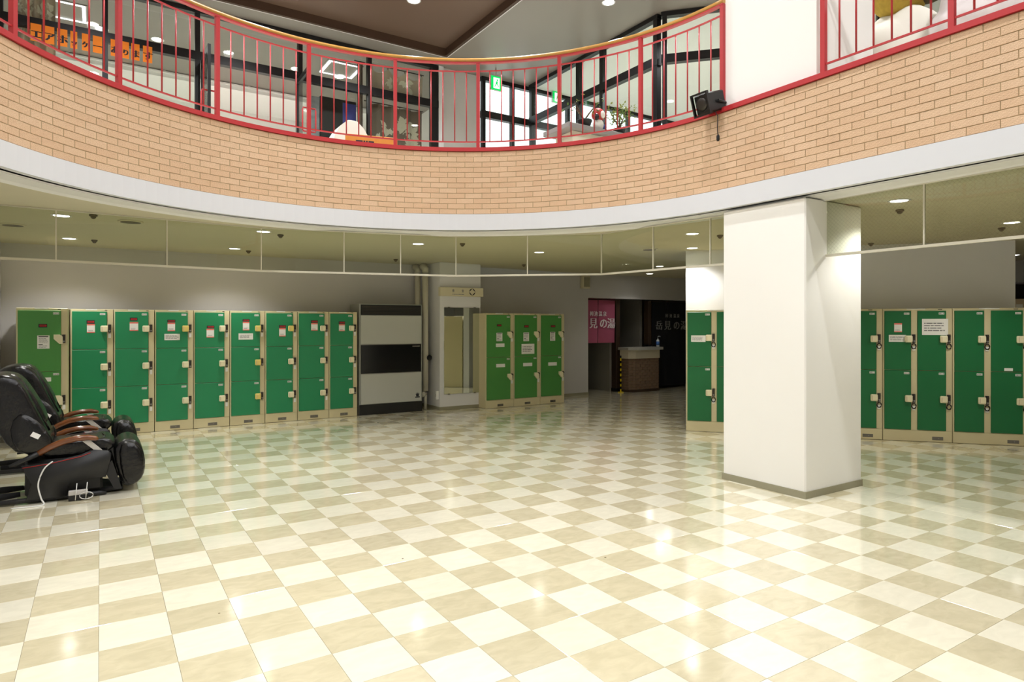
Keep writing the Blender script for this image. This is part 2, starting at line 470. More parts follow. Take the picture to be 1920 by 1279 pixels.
# ---- walls of the lower hall
N_BACK, N_MID = 11.12, 10.96
S_OPEN = 8.948
slab('wall_left', -1.25, -1.13, -5.1, 10.70, 0, 6.62, 'wall_grey')
multi('wall_back', [(-1.25, 6.3, N_BACK, N_BACK + .12, 0, Z_CEIL + .9), (-1.25, -1.13, 10.70, N_BACK, 0, Z_CEIL)], 'wall_grey')
multi('wall_entrance', [(5.95, S_OPEN, N_MID, N_MID + .14, 0, Z_CEIL), (S_OPEN, 12.35, N_MID, N_MID + .14, 2.112, Z_CEIL), (12.35, 13.4, N_MID, N_MID + .14, 0, Z_CEIL)], 'wall_grey')
multi('baseboard_entrance', [(8.05, S_OPEN + .006, N_MID - .008, N_MID, 0, .06), (S_OPEN, S_OPEN + .008, N_MID, N_MID + .14, 0, .06)], 'baseboard')
slab('wall_rear', -1.25, 13.4, -5.22, -5.1, 0, 6.62, 'wall_white')
slab('wall_right', 13.4, 13.52, -5.1, 15.2, 0, 6.62, 'wall_grey')
slab('wall_passage_left', 8.1, 8.2, N_MID + .14, 14.6, 0, Z_CEIL, 'passage_wall')
slab('wall_passage_back', 8.1, 13.4, 14.6, 14.7, 0, Z_CEIL, 'passage_wall')
slab('wall_passage_middle', 9.86, 9.96, N_MID + .34, 14.6, 0, Z_CEIL, 'passage_wall')
slab('wall_passage_right', 11.04, 11.12, N_MID + .6, 14.6, 0, Z_CEIL, 'passage_wall')
# right partition, turned to face the camera, behind the right-hand lockers
PHI = math.radians(-16.8)
E1 = Vector((math.cos(PHI), math.sin(PHI), 0)); E2 = Vector((-E1.y, E1.x, 0))
ROW = Vector((2.5, 9.28, 0))
def RW(t, d, z=0.0): return ROW + E1 * t + E2 * d + Vector((0, 0, z))
mb = MB(); mb.prism_z([(p.x, p.y) for p in (RW(-.02, .50), RW(4.19, .50), RW(4.19, .64), RW(-.02, .64))], 0, Z_CEIL)
tag(mb.build('wall_partition', 'wall_white'), kind='structure')
# ---- balcony: mortar wall with single brick tiles, white band, stepped soffit
wb = tag(sweep(MB(), [(.005, Z_BRICK), (.005, Z_TOP), (.10, Z_TOP), (.10, Z_BRICK)], -8.9, L_END + 9).build('wall_balcony', 'mortar'), kind='structure')
tag(sweep(MB(), [(-.002, Z_BAND), (-.002, Z_BRICK), (.10, Z_BRICK), (.10, Z_BAND)], -8.9, L_END + 9, smooth=False).build('trim_band', 'band_white'), kind='structure')
so = MB()
sweep(so, [(.10, Z_BAND), (.10, 2.663), (.12, 2.663), (.12, 2.650), (.30, 2.648), (.34, 2.632), (.345, 2.632), (.345, 2.78), (.06, 2.78), (.06, Z_BAND)], -8.9, L_END + 9)
tag(so.build('trim_soffit', 'soffit_grey'), kind='structure')
BW, ROWS = .2052, 12
BH = (Z_TOP - Z_BRICK) / ROWS
bricks = []
for r in range(ROWS):
    L = -6.0 + (BW / 2 if r % 2 else 0)
    while L < L_END - BW:
        c = L + BW / 2; s, n, a = path(c, 0); z = Z_BRICK + (r + .5) * BH
        p = P(s, n, z); vis = -1.0
        if p.y > .6:
            px, py = CX + F * p.x / p.y, HY - F * (z - EYE) / p.y
            if -40 < px < 1960 and -40 < py < 1300:
                e = P(*path(L + BW, 0)[:2]); g = P(*path(L, 0)[:2])
                vis = abs(e.x / e.y - g.x / g.y) / p.y
        bricks.append((vis, s, n, z, a)); L += BW
bricks.sort(reverse=True)
def brick_mb(w, hgt, d, b=.0025):
    mb = MB(); x, z = w / 2, hgt / 2
    v = [(-x, d, -z), (x, d, -z), (x, d, z), (-x, d, z), (-x, b, -z), (x, b, -z), (x, b, z), (-x, b, z),
         (-x + b, 0, -z + b), (x - b, 0, -z + b), (x - b, 0, z - b), (-x + b, 0, z - b)]
    f = [(8, 9, 10, 11)]
    for k in range(2): f += [(k * 4 + q, k * 4 + (q + 1) % 4, k * 4 + 4 + (q + 1) % 4, k * 4 + 4 + q) for q in range(4)]
    mb.add(v, f); return mb
rnd = random.Random(3)
bp = []
for k, mtl in enumerate(('brick_tan', 'brick_tan2', 'brick_tan3')):
    bp.append(brick_mb(BW - .0055, BH - .0055, .012).build('brick', mtl, wb))
bu = [False] * 3
brest = MB()
for k, (vis, s, n, z, a) in enumerate(bricks):
    q = rnd.randrange(3); off = rnd.uniform(-.0015, .0015); rz = TH + a - math.pi / 2 + math.pi   # local -y faces the void
    if k < 300:
        if not bu[q]: o = bp[q]; bu[q] = True
        else: o = link_copy(bp[q], wb)
        ss, nn = s + math.cos(a) * off, n + math.sin(a) * off
        o.location = P(ss, nn, z); o.rotation_euler = (0, 0, TH + a - math.pi / 2)
    else:
        M = Matrix.Translation(P(s + math.cos(a) * off, n + math.sin(a) * off, z)) @ Matrix.Rotation(TH + a - math.pi / 2, 4, 'Z')
        mb = brick_mb(BW - .0055, BH - .0055, .012); brest.add([M @ Vector(v) for v in mb.v], mb.f, q)
tag(brest.build('brick_field', ['brick_tan', 'brick_tan2', 'brick_tan3'], wb), kind='stuff')
# ---- ceilings and upper floor
def hole(d): return [path(L, d)[:2] for L in [-8.85] + [L_END * i / 60 for i in range(61)] + [L_END + 8.85]]
c = poly_hole('ceiling', [(-1.7, -5.2), (13.5, -5.2), (13.5, 15.2), (-1.7, 15.2)], hole(.34), Z_CEIL, 'ceiling_low'); tag(c, kind='structure')
c = poly_hole('floor_upper', [(-2.6, -5.2), (13.5, -5.2), (13.5, 15.2), (-2.6, 15.2)], hole(.09), Z_UP, 'upper_floor'); tag(c, kind='structure')
COF = (-1.13, 5.17, -4.9, 10.31)
cof = [(COF[0], COF[2]), (COF[1], COF[2]), (COF[1], COF[3]), (COF[0], COF[3])]
c = poly_hole('ceiling_upper', [(-2.6, -5.2), (13.5, -5.2), (13.5, 10.86), (6.2, 10.86), (6.2, 15.2), (-2.6, 15.2)], cof, Z_ROOF, 'ceiling_up'); tag(c, kind='structure')
slab('ceiling_coffer', COF[0], COF[1], COF[2], COF[3], 6.43, 6.5, 'ceiling_brown')
multi('trim_coffer', [(COF[1], COF[1] + .05, COF[2], COF[3] + .05, Z_ROOF - .003, 6.5), (COF[0], COF[1], COF[3], COF[3] + .05, Z_ROOF - .003, 6.5)], 'coffer_trim')
multi('trim_coffer_edge', [(COF[1] + .05, COF[1] + .065, COF[2], COF[3] + .065, Z_ROOF - .006, 6.4), (COF[0], COF[1] + .05, COF[3] + .05, COF[3] + .065, Z_ROOF - .006, 6.4)], 'wall_white')
la, lb = P(7.33, 10.72), P(13.3, 10.72); lc = P(7.33, 7.2); ld = lc + Vector((math.cos(math.radians(-15)), math.sin(math.radians(-15)), 0)) * 6.3
mbl = MB(); mbl.prism_z([(p.x, p.y) for p in (lc, ld, lb, la)], 6.284, 6.297); tag(mbl.build('ceiling_lobby', 'ceiling_lobby'), kind='structure')
# upper room behind the storefront
slab('wall_room_left', -2.6, -2.5, 10.7, 15.2, Z_UP, Z_ROOF, 'room_white')
slab('wall_room_back', -2.6, 6.2, 15.1, 15.2, Z_UP, Z_ROOF, 'room_white')
slab('wall_room_right', 6.15, 6.2, 11.2, 15.2, Z_UP, Z_ROOF, 'room_white')
slab('wall_room_front', -2.6, -1.25, 10.7, 10.78, Z_UP, Z_ROOF, 'room_white')
slab('ceiling_room_soffit', -2.5, 6.15, 13.75, 15.1, 6.18, 6.28, 'room_white')
# ---- pillars
PC = P(*SN(2.56, 5.64)); ps, pn = SN(2.56, 5.64)      # near corner of the free pillar
pil = empty('pillar', P(ps, pn), TH, 'square white painted pillar standing on the checkered floor under the brick balcony', 'pillar')
MB().bbox(0, .885, 0, .885, .0, Z_CEIL - .003, .012).build('shaft', 'pillar_white', pil)
MB().box(-.008, .893, -.008, .893, 0.001, .062).build('base_trim', 'baseboard', pil)
up = empty('pillar', P(ps, pn - .115, Z_UP + .003), TH, 'square white pillar rising from the balcony beside the red railing', 'pillar')
MB().bbox(0, .885, 0, 1.0, 0, Z_ROOF - Z_UP - .008, .012).build('shaft', 'pillar_white', up)
CN = 10.38; CS0 = on_line(824.5, tuple((N * CN))[:2], (U.x, U.y)); CS1 = on_line(901, tuple((N * CN))[:2], (U.x, U.y)); CW = CS1 - CS0
colm = empty('column', P(CS0, CN), TH, 'white wall column carrying a mirror beside the tall heater', 'column')
MB().box(0, CW, 0, N_BACK - CN - .004, .001, Z_CEIL - .003).build('shaft', 'wall_white', colm)
MB().box(-.006, CW + .006, -.006, N_BACK - CN - .004, .001, .06).build('base_trim', 'baseboard', colm)
mu = empty('column', P(5.256, 10.75, Z_UP + .003), TH, 'grey wall column between the storefront and the bright windows upstairs', 'column')
MB().box(0, .10, 0, .42, 0, Z_ROOF - Z_UP - .008).build('edge_panel', 'wall_white', mu)
MB().box(.10, .90, .05, .42, 0, Z_ROOF - Z_UP - .008).build('shaft', 'wall_grey', mu)
# ---- glazed walls upstairs
def glazing(name, p0, p1, mull, transom=5.58, z0=Z_UP, z1=Z_ROOF, doors=(), mw=.07):
    a, b = Vector(p0), Vector(p1); L = (b - a).length; rz = math.atan2(b.y - a.y, b.x - a.x)
    g = empty(name, (a.x, a.y, z0), rz, kind='structure'); H = z1 - z0 - .006; tz = transom - z0
    MB().box(0, L, -.05, .05, H - .07, H).build('head_rail', 'frame_black', g)
    MB().box(0, L, -.05, .05, tz - .065, tz + .065).build('transom', 'frame_black', g)
    MB().box(0, L, -.05, .05, .004, .06).build('sill', 'frame_black', g)
    for m in mull: MB().box(m - mw / 2, m + mw / 2, -.045, .045, .06, tz - .065).add([], []).build('mullion', 'frame_black', g)
    for m in mull: MB().box(m - mw / 2, m + mw / 2, -.045, .045, tz + .065, H - .07).build('mullion', 'frame_black', g)
    for i in range(len(mull) - 1):
        x0, x1 = mull[i] + mw / 2, mull[i + 1] - mw / 2
        MB().box(x0, x1, -.004, .004, tz + .065, H - .07).build('pane', 'pane_clear', g)
        if i not in doors: MB().box(x0, x1, -.004, .004, .06, tz - .065).build('pane', 'pane_clear', g)
    return g
NF = 10.80
S_M = [-1.11, .06, 1.24, 2.76, 3.94, 5.14]
store = glazing('window_1', P(-1.24, NF), P(5.25, NF), [m + 1.24 for m in S_M] + [6.45], doors=(2,))
def mull_at(p0, p1, pxs):
    d = (Vector(p1) - Vector(p0)).normalized(); return [on_line(q, (p0[0], p0[1]), (d.x, d.y)) for q in pxs]
glazing('window_2', P(6.17, NF), P(13.35, NF), [.05] + mull_at(P(6.17, NF), P(13.35, NF), (960, 1000, 1064, 1120, 1177, 1250, 1310)) + [7.12])
glazing('window_3', P(7.25, 10.68), P(7.25, 7.16), [.05] + mull_at(P(7.25, 10.68), P(7.25, 7.16), (1086, 1130.5)) + [3.47], mw=.085)
a3 = P(7.25, 7.12); b3 = a3 + Vector((math.cos(math.radians(-15)), math.sin(math.radians(-15)), 0)) * 6.6
glazing('window_4', a3, b3, [.05, 1.55, 3.0, 4.5, 6.0, 6.55])
# open door leaves of the storefront, swung towards the balcony
for i, s in enumerate((1.30, 2.70)):
    d = empty('door_%d' % (i + 1), P(s, NF - .06, Z_UP + .01), TH - math.pi / 2, kind='structure')
    mb = MB(); w, hh = .76, 1.93
    for x0, x1, z0, z1 in ((0, .07, 0, hh), (w - .07, w, 0, hh), (.07, w - .07, hh - .08, hh), (.07, w - .07, 0, .12)): mb.box(x0, x1, -.02, .02, z0, z1)
    mb.build('door_frame', 'frame_black', d)
    MB().box(.07, w - .07, -.004, .004, .12, hh - .08).build('pane', 'pane_clear', d)
    for sd in (-1, 1):
        MB().tube([(w - .035, sd * .02, .92), (w - .035, sd * .09, .92), (w - .035, sd * .10, .95), (w - .035, sd * .10, 1.25), (w - .035, sd * .09, 1.28), (w - .035, sd * .02, 1.28)], .012, 8).build('pull_handle', 'red_paint', d)
# ================================================================ LOCKERS
LH = 1.735
NUMW = .062
def px_row(px, py, base, direc):
    t = on_line(px, (base.x, base.y), (direc.x, direc.y)); return t, z_at(py, base.y + t * direc.y)
def number_plate(mb, x1, z1, num, y):
    w, hh = NUMW, .026
    mb.box(x1 - w, x1, y - .0022, y, z1 - hh, z1, 0)
    for k, ch in enumerate(num): mb.glyph(ch, x1 - w + .004 + k * .0142, z1 - hh + .004, .024, y - .0026, 1, wide=.9, bold=.0006)
def lines(mb, x0, x1, z0, z1, y, rows, mi, rng, h=.35):
    st = (z1 - z0) / rows
    for k in range(rows):
        z = z1 - (k + .5) * st; a = x0; stop = x1 - rng.uniform(0, .25) * (x1 - x0)
        while a < stop:
            b = min(stop, a + rng.uniform(.06, .3) * (x1 - x0)); mb.box(a, b, y - .0006, y, z - st * h / 2, z + st * h / 2, mi); a = b + .03 * (x1 - x0)
def sticker(kind, x0, x1, z0, z1, y, door, rng):
    mb = MB(); mb.box(x0, x1, y - .0018, y, z0, z1, 0); w, hh = x1 - x0, z1 - z0; q = y - .0019
    if kind == 'label':
        mb = MB(); mb.box(x0 - .004, x1 + .004, y - .0018, y, z0 - .003, z1 + .003, 2); mb.box(x0 + .1 * w, x1 - .04 * w, y - .0024, y - .0018, z0 + .2 * hh, z1 - .2 * hh, 3)
        lines(mb, x0 + .16 * w, x1 - .1 * w, z0 + .3 * hh, z1 - .3 * hh, y - .0024, 1, 2, rng, .5); return mb.build('warning_label', ['paper', 'paper_pink', 'ink', 'red_label'], door)
    if kind == 'notice':
        mb.box(x0, x1, y - .0024, y - .0018, z1 - .16 * hh, z1, 1); mb.box(x0, x1, y - .0024, y - .0018, z0, z0 + .1 * hh, 1)
        lines(mb, x0 + .15 * w, x1 - .2 * w, z0 + .15 * hh, z0 + .32 * hh, q, 2, 2, rng); return mb.build('notice', ['paper', 'paper_pink', 'ink_grey'], door)
    if kind == 'guide':
        mb.box(x0 + .1 * w, x1 - .1 * w, y - .0022, y - .0018, z1 - .12 * hh, z1 - .05 * hh, 1); mb.box(x0 + .1 * w, x0 + .45 * w, y - .0022, y - .0018, z0 + .28 * hh, z0 + .34 * hh, 1)
        lines(mb, x0 + .12 * w, x1 - .1 * w, z0 + .4 * hh, z1 - .18 * hh, q, 5, 2, rng, .3); lines(mb, x0 + .12 * w, x1 - .1 * w, z0 + .06 * hh, z0 + .25 * hh, q, 2, 2, rng, .3)
        return mb.build('instruction_sheet', ['paper', 'ink', 'ink_grey'], door)
    if kind == 'wide':
        lines(mb, x0 + .08 * w, x1 - .08 * w, z0 + .2 * hh, z1 - .2 * hh, q, 4, 1, rng, .4); return mb.build('paper_notice', ['paper', 'ink_grey'], door)
    return mb.build('blank_label', ['paper'], door)
def pent_handle(x, z, y):
    mb = MB(); a = [(x - .055, z + .06), (x + .005, z + .06), (x + .04, z + .035), (x + .04, z - .06), (x + .005, z - .06), (x - .055, z + .005)]
    mb.prism_y(a, y - .035, y); return mb
def locker(base, direc, rz, t0, width, depth, cols, nd, green, label, group, nums, stickers=(), key_kind='tag', protrude=0.0, yellow=(), handle='round', plate_at=.5):
    """one steel locker unit: body, doors (each with lock, number plate and stickers), plinth plate"""
    b0 = base + direc * t0
    L = empty('coin_locker', b0, rz, label, 'locker', group)
    rng = random.Random(int(t0 * 1000) + nd * 7 + cols)
    side, stile, top, plinth = .018, .072, .028, .145
    if nd == 2: plinth = .15
    mb = MB(); w = width - .006
    mb.bbox(0, w, 0, depth, .002, LH, .004)
    mb.build('body', 'locker_beige', L)
    cw = w / cols
    fr = MB()
    dh = (LH - top - plinth) / nd
    for cidx in range(cols):
        xa, xb = cidx * cw + (side if cidx == 0 else .004), (cidx + 1) * cw - stile
        fr.box(xb + .004, (cidx + 1) * cw - .002, -.006, 0, plinth, LH - top)
        for k in range(nd):
            z1 = LH - top - k * dh - .003; z0 = LH - top - (k + 1) * dh + .003
            mb = MB(); mb.bbox(xa, xb, -.016, -.001, z0, z1, .003)
            d = mb.build('door', green, L); zc = (z0 + z1) / 2 + .02
            yl = (cidx, k) in yellow
            if handle == 'pent':
                pent_handle(xb - .02, zc, -.016).build('handle', 'lock_cream', d)
            else:
                hb = MB(); hb.bbox(xb - .075, xb + .012, -.058, -.016, zc - .045, zc + .045, .014, seg=2, smooth=False)
                hb.box(xb - .062, xb - .054, -.0595, -.058, zc - .03, zc + .03, 1)
                hb.build('handle', ['lock_yellow' if yl else 'lock_cream', 'goods_pale'], d)
            lk = MB(); lk.box(xb + .014, xb + .048, -.03, -.006, zc - .05, zc + .06, 0)
            lk.lathe([(.013, 0), (.013, .02)], c=(xb + .031, -.03, zc + .036), seg=12, M=Matrix.Rotation(math.pi / 2, 4, 'X'))
            lk.lathe([(.011, 0), (.011, .016)], c=(xb + .031, -.03, zc - .028), seg=12, mi=1, M=Matrix.Rotation(math.pi / 2, 4, 'X'))
            lk.build('lock', ['steel_dark', 'steel'], d)
            kx = xb + .031
            if key_kind == 'tag':
                if rng.random() < .75:
                    kb = MB(); kb.box(kx - .016, kx + .016, -.016, -.008, zc - .125, zc - .065, 0); kb.box(kx - .004, kx + .004, -.018, -.012, zc - .065, zc - .03, 1); kb.build('key', ['paper', 'steel'], d)
            else:
                kb = MB(); ring = [(kx + .026 * math.cos(q * math.pi / 5), -.022, zc - .095 + .034 * math.sin(q * math.pi / 5)) for q in range(10)]
                kb.tube(ring, .007, 6, 0, closed=True); kb.box(kx - .006, kx + .006, -.026, -.016, zc - .062, zc - .03, 1)
                if rng.random() < .4: kb.box(kx - .018, kx + .018, -.018, -.01, zc - .15, zc - .095, 2)
                kb.build('key', ['rubber', 'steel', 'paper'], d)
            nb = MB(); number_plate(nb, xb - .02, z1 - .022, nums[cidx * nd + k], -.016); nb.build('number_plate', ['paper', 'ink'], d)
            for kind, x0, y0, x1, y1 in stickers:
                if (kind[1], kind[2]) != (cidx, k): continue
                (ta, za), (tb, zb) = px_row(x0, y1, base, direc), px_row(x1, y0, base, direc)
                sticker(kind[0], ta - t0, tb - t0, za, zb, -.016, d, rng)
    fr.build('lock_stile', 'locker_beige', L)
    MB().bbox(.002, w - .002, -.008, 0, .004, plinth - .004, .002).build('plinth', 'locker_beige', L)
    xc = w * plate_at + .01
    pb = MB(); pb.box(xc - .062, xc + .062, -.012, -.008, .03, .072, 0); pb.lathe([(.007, 0), (.007, .004)], c=(xc + .01, -.012, .052), seg=10, mi=1, M=Matrix.Rotation(math.pi / 2, 4, 'X'))
    pb.build('vent_plate', ['plate_grey', 'steel'], L)
    MB().box(w * .35, w * .62, -.0015, 0, LH - .012, LH - .001, 0).build('top_label', 'paper', L)
    MB().box(w * .8, w * .86, -.0015, 0, LH - .018, LH - .01).build('maker_mark', 'ink', L)
    return L
LROW = P(3.6244, 10.497)                                # front line of the left locker row
XB = [132, 213, 290, 363, 431, 497, 558, 617, 670]
GL = 'green three-door lockers along the back wall'
BETW = ['standing beside the tall light green two-door locker', 'second from the tall light green two-door locker', 'with a paper notice, third from the tall light green locker',
        'fourth from the tall light green two-door locker', 'with yellowed locks and a paper notice', 'between the yellow-locked locker and the one second from the heater', 'second from the grey and black heater', 'standing right beside the grey and black heater']
NUM = [('0041', '0042', '0043'), ('0036', '0037', '0039'), ('0033', '0034', '0035'), ('0031', '0029', '0030'), ('0024', '0025', '0026'), ('0021', '0022', '0027'), ('0018', '0019', '0020'), ('0015', '0016', '0017')]
STK = [[('label', 163, 601, 177, 606.5), ('notice', 163, 607.5, 178, 624)], [('label', 244, 596, 257, 601), ('notice', 243, 604, 259, 620.5)],
       [('label', 314, 600, 328, 604), ('notice', 314, 605, 328, 621), ('wide', 308, 626, 337, 638)], [('label', 388, 611, 401, 615), ('notice', 387, 616.5, 401, 633)],
       [('label', 455, 599, 467, 602.5), ('notice', 455, 603.5, 467, 619.5), ('wide', 447, 625, 474, 637)], [('label', 523, 610, 535, 614), ('notice', 523, 615, 535, 631)],
       [('label', 583, 601, 595, 605), ('notice', 583, 606, 595, 620)], [('label', 635, 603, 646, 607), ('notice', 635, 608, 646, 621)]]
for i in range(8):
    t0 = on_line(XB[i], (LROW.x, LROW.y), (U.x, U.y)); t1 = on_line(XB[i + 1], (LROW.x, LROW.y), (U.x, U.y))
    locker(LROW, U, TH, t0, t1 - t0, .45, 1, 3, 'locker_green', 'deep green three-door steel locker ' + BETW[i], GL, NUM[i],
           [((k, 0, 0), a, b, c_, d_) for k, a, b, c_, d_ in STK[i]], yellow=((0, 0), (0, 1), (0, 2)) if i == 4 else ((0, 0),) if i in (2, 5) else ())
FROW = LROW - N * .37                                   # the deeper light green units stand further forward
t0 = on_line(30, (FROW.x, FROW.y), (U.x, U.y)); t1 = on_line(132, (FROW.x, FROW.y), (U.x, U.y))
locker(FROW, U, TH, t0, t1 - t0 - .022, .80, 1, 2, 'locker_light', 'tall light green two-door locker at the end of the row beside the massage chairs', None, ('0433', '0438'),
       [(('label', 0, 0), 73, 608, 88, 613.5), (('guide', 0, 0), 70, 629, 93, 654), (('blank', 0, 1), 71, 707.5, 96, 716)], handle='pent')
XM = [910.5, 963, 1012.5, 1058]
MID = ['nearest the mirror column', 'with a large paper notice, in the middle of three', 'beside the pink door curtain']
NM = [('0424', '0423'), ('0426', '0425'), ('0428', '0427')]
SM = [[(('label', 0, 0), 931, 608.5, 939, 612), (('guide', 0, 0), 930, 624, 941, 640), (('blank', 0, 0), 929, 644, 945, 651), (('blank', 0, 1), 929.5, 682, 946, 689)],
      [(('label', 0, 0), 982, 610, 990, 614), (('guide', 0, 0), 980.5, 623.5, 991, 640), (('wide', 0, 0), 977, 644.5, 1001, 664), (('blank', 0, 1), 980, 680, 997, 687)],
      [(('label', 0, 0), 1032, 610, 1040, 613.5), (('guide', 0, 0), 1030.5, 622.5, 1040, 639), (('blank', 0, 1), 1027, 679, 1043, 686)]]
for i in range(3):
    t0 = on_line(XM[i], (FROW.x, FROW.y), (U.x, U.y)); t1 = on_line(XM[i + 1], (FROW.x, FROW.y), (U.x, U.y))
    locker(FROW, U, TH, t0, t1 - t0, .81, 1, 2, 'locker_light', 'light green two-door locker ' + MID[i], 'light green lockers beside the mirror column', NM[i], SM[i], handle='pent')
RT = [0, .838, 1.675, 2.513, 3.314, 4.15]
RL = ['standing left of the white pillar beside the passage', None, 'right behind the white pillar', 'with a large printed notice on its upper door', 'at the end of the partition wall']
RN = [('0011', '0012', '0013', '0014'), None, ('0013', '0014', '0015', '0016'), ('0017', '0018', '0019', '0020'), ('0001', '0002', '0003', '0004')]
RS = [[(('wide', 0, 0), 1296, 629, 1323, 641)], None, [], [(('notice', 0, 0), 1676, 606, 1690.5, 623), (('wide', 0, 0), 1666, 628, 1698, 641), (('wide', 1, 0), 1728, 598, 1777, 628)], [(('blank', 1, 0), 1882, 690.5, 1898, 695.5)]]
for i in (0, 2, 3, 4):
    locker(ROW, E1, PHI, RT[i], RT[i + 1] - RT[i], .47, 2, 2, 'locker_deep', 'dark green two-column steel locker ' + RL[i], 'dark green lockers on the partition wall', RN[i], RS[i], key_kind='ring', plate_at=.78)
# ================================================================ MASSAGE CHAIRS
def loft(mb, rings, mi=0, cap=True, smooth=True):
    k = len(rings[0]); o = len(mb.v)
    for r in rings: mb.v += [tuple(p) for p in r]
    for i in range(len(rings) - 1):
        for j in range(k):
            mb.f.append((o + i * k + j, o + i * k + (j + 1) % k, o + (i + 1) * k + (j + 1) % k, o + (i + 1) * k + j)); mb.m.append(mi); mb.s.append(smooth)
    if cap:
        mb.f.append(tuple(o + j for j in reversed(range(k)))); mb.m.append(mi); mb.s.append(smooth)
        mb.f.append(tuple(o + (len(rings) - 1) * k + j for j in range(k))); mb.m.append(mi); mb.s.append(smooth)
    return mb
def side_loft(profile, ys):
    """profile: closed x-z outline; ys: list of (y, scale about centroid)"""
    cx = sum(p[0] for p in profile) / len(profile); cz = sum(p[1] for p in profile) / len(profile)
    return loft(MB(), [[(cx + (x - cx) * k, y, cz + (z - cz) * k) for x, z in profile] for y, k in ys])
def massage_chair(origin, label):
    C = empty('massage_chair', origin, TH, label, 'chair', 'black massage chairs by the left wall')
    # backrest: padded shell, head pad, two side wings
    back = [(-.62, .40), (-.72, .62), (-.84, .90), (-.90, 1.03), (-.84, 1.10), (-.70, 1.12), (-.60, 1.09), (-.53, .98), (-.46, .80), (-.38, .62), (-.33, .50), (-.40, .40)]
    side_loft(back, [(-.30, .80), (-.285, .95), (-.24, 1.0), (.24, 1.0), (.285, .95), (.30, .80)]).build('backrest', 'leather', C, sub=1)
    pad = [(-.60, .66), (-.68, .85), (-.73, 1.02), (-.70, 1.10), (-.62, 1.11), (-.54, 1.02), (-.45, .84), (-.38, .68), (-.42, .62)]
    pd = side_loft(pad, [(-.16, .82), (-.145, .97), (-.11, 1.03), (.11, 1.03), (.145, .97), (.16, .82)]).build('back_pad', 'leather', C, sub=1)
    for sg in (-1, 1):
        MB().tube([(-.72, sg * .17, 1.09), (-.60, sg * .175, 1.07), (-.52, sg * .175, .92), (-.44, sg * .175, .76), (-.37, sg * .175, .60)], .008, 6).build('piping', 'leather', pd)
        wing = [(-.60, .42), (-.66, .66), (-.58, .80), (-.50, .76), (-.42, .68), (-.34, .55), (-.33, .47), (-.42, .40)]
        side_loft(wing, [(sg * .23, .85), (sg * .25, 1.0), (sg * .31, 1.0), (sg * .335, .82)]).build('side_wing', 'leather', C, sub=1)
    # white care tag on the near wing
    MB().box(-.032, .032, -.002, .002, -.02, .02, M=Matrix.Translation((-.46, -.337, .585)) @ Matrix.Rotation(.55, 4, 'Y')).build('care_tag', 'paper', C)
    # seat
    seat = [(-.46, .36), (-.46, .47), (-.33, .50), (-.10, .49), (.05, .515), (.12, .46), (.11, .38), (-.1, .36)]
    st = side_loft(seat, [(-.25, .86), (-.24, .98), (-.20, 1.03), (.20, 1.03), (.24, .98), (.25, .86)]).build('seat', 'leather', C, sub=1)
    for k in range(3):
        x = -.22 + k * .12
        MB().tube([(x, -.2, .492), (x + .02, -.08, .507), (x, .06, .505), (x + .015, .2, .492)], .006, 6).build('seat_seam', 'leather', st)
    # moulded side bodies, each with red pinstripe, arm, strut
    panel = [(-.56, .33), (-.36, .345), (-.14, .385), (-.05, .42), (.06, .40), (.085, .37), (.08, .32), (.045, .17), (-.09, .165), (-.22, .15), (-.24, .12), (-.24, .04), (-.53, .04), (-.49, .17)]
    for sg in (-1, 1):
        y0, y1 = sg * .27, sg * .33
        body = side_loft(panel, [(y0, .97), (sg * .285, 1.0), (sg * .318, 1.0), (y1, .97)]).build('side_body', 'chair_plastic', C)
        MB().tube([(-.55, sg * .331, .318), (-.36, sg * .331, .334), (-.14, sg * .331, .373), (-.07, sg * .331, .398)], .0025, 6).build('pinstripe', 'red_label', body)
        MB().bbox(-.36, -.13, sg * .305 - .02, sg * .305 + .02, -.012, .012, .006, M=Matrix.Translation((0, 0, .365)) @ Matrix.Rotation(-.18, 4, 'Y') @ Matrix.Translation((0, 0, .018))).build('control_strip', 'black_gloss', body)
        arm = [(-.44, .428), (-.36, .476), (-.27, .512), (-.18, .53), (-.09, .532), (-.03, .518), (-.012, .508)]
        MB().tube([(x, sg * .315, z) for x, z in arm], [.030, .031, .031, .030, .029, .024, .010], 12, flat=.9).build('armrest', 'arm_wood', C)
        MB().tube([(-.64, sg * .315, .342), (-.60, sg * .315, .352), (-.52, sg * .315, .39), (-.435, sg * .315, .431)], [.012, .022, .027, .029], 10, flat=.8).build('arm_hinge', 'chair_plastic', C)
        loft(MB(), [[(x, sg * y, z) for x, z in ((-.13, .50), (-.07, .50), (.025, .40), (-.012, .385))] for y in (.292, .312)], smooth=False).build('arm_strut', 'silver_plastic', C)
        MB().tube([(-.98, sg * .27, .032), (-.5, sg * .27, .03), (0, sg * .27, .024), (.05, sg * .27, .02)], [.02, .022, .022, .012], 8).build('skid', 'chair_plastic', C)
    MB().bbox(-.54, .02, -.26, .26, .05, .36, .02).build('motor_box', 'black', C)
    # leg rest: two padded calf wells and side shells
    leg = [(.10, .38), (.13, .46), (.23, .495), (.31, .45), (.35, .34), (.36, .20), (.335, .10), (.265, .05), (.17, .04), (.14, .15), (.11, .28)]
    lr = side_loft(leg, [(-.27, .86), (-.26, .97), (-.22, 1.0), (.22, 1.0), (.26, .97), (.27, .86)]).build('leg_rest', 'leather', C, sub=1)
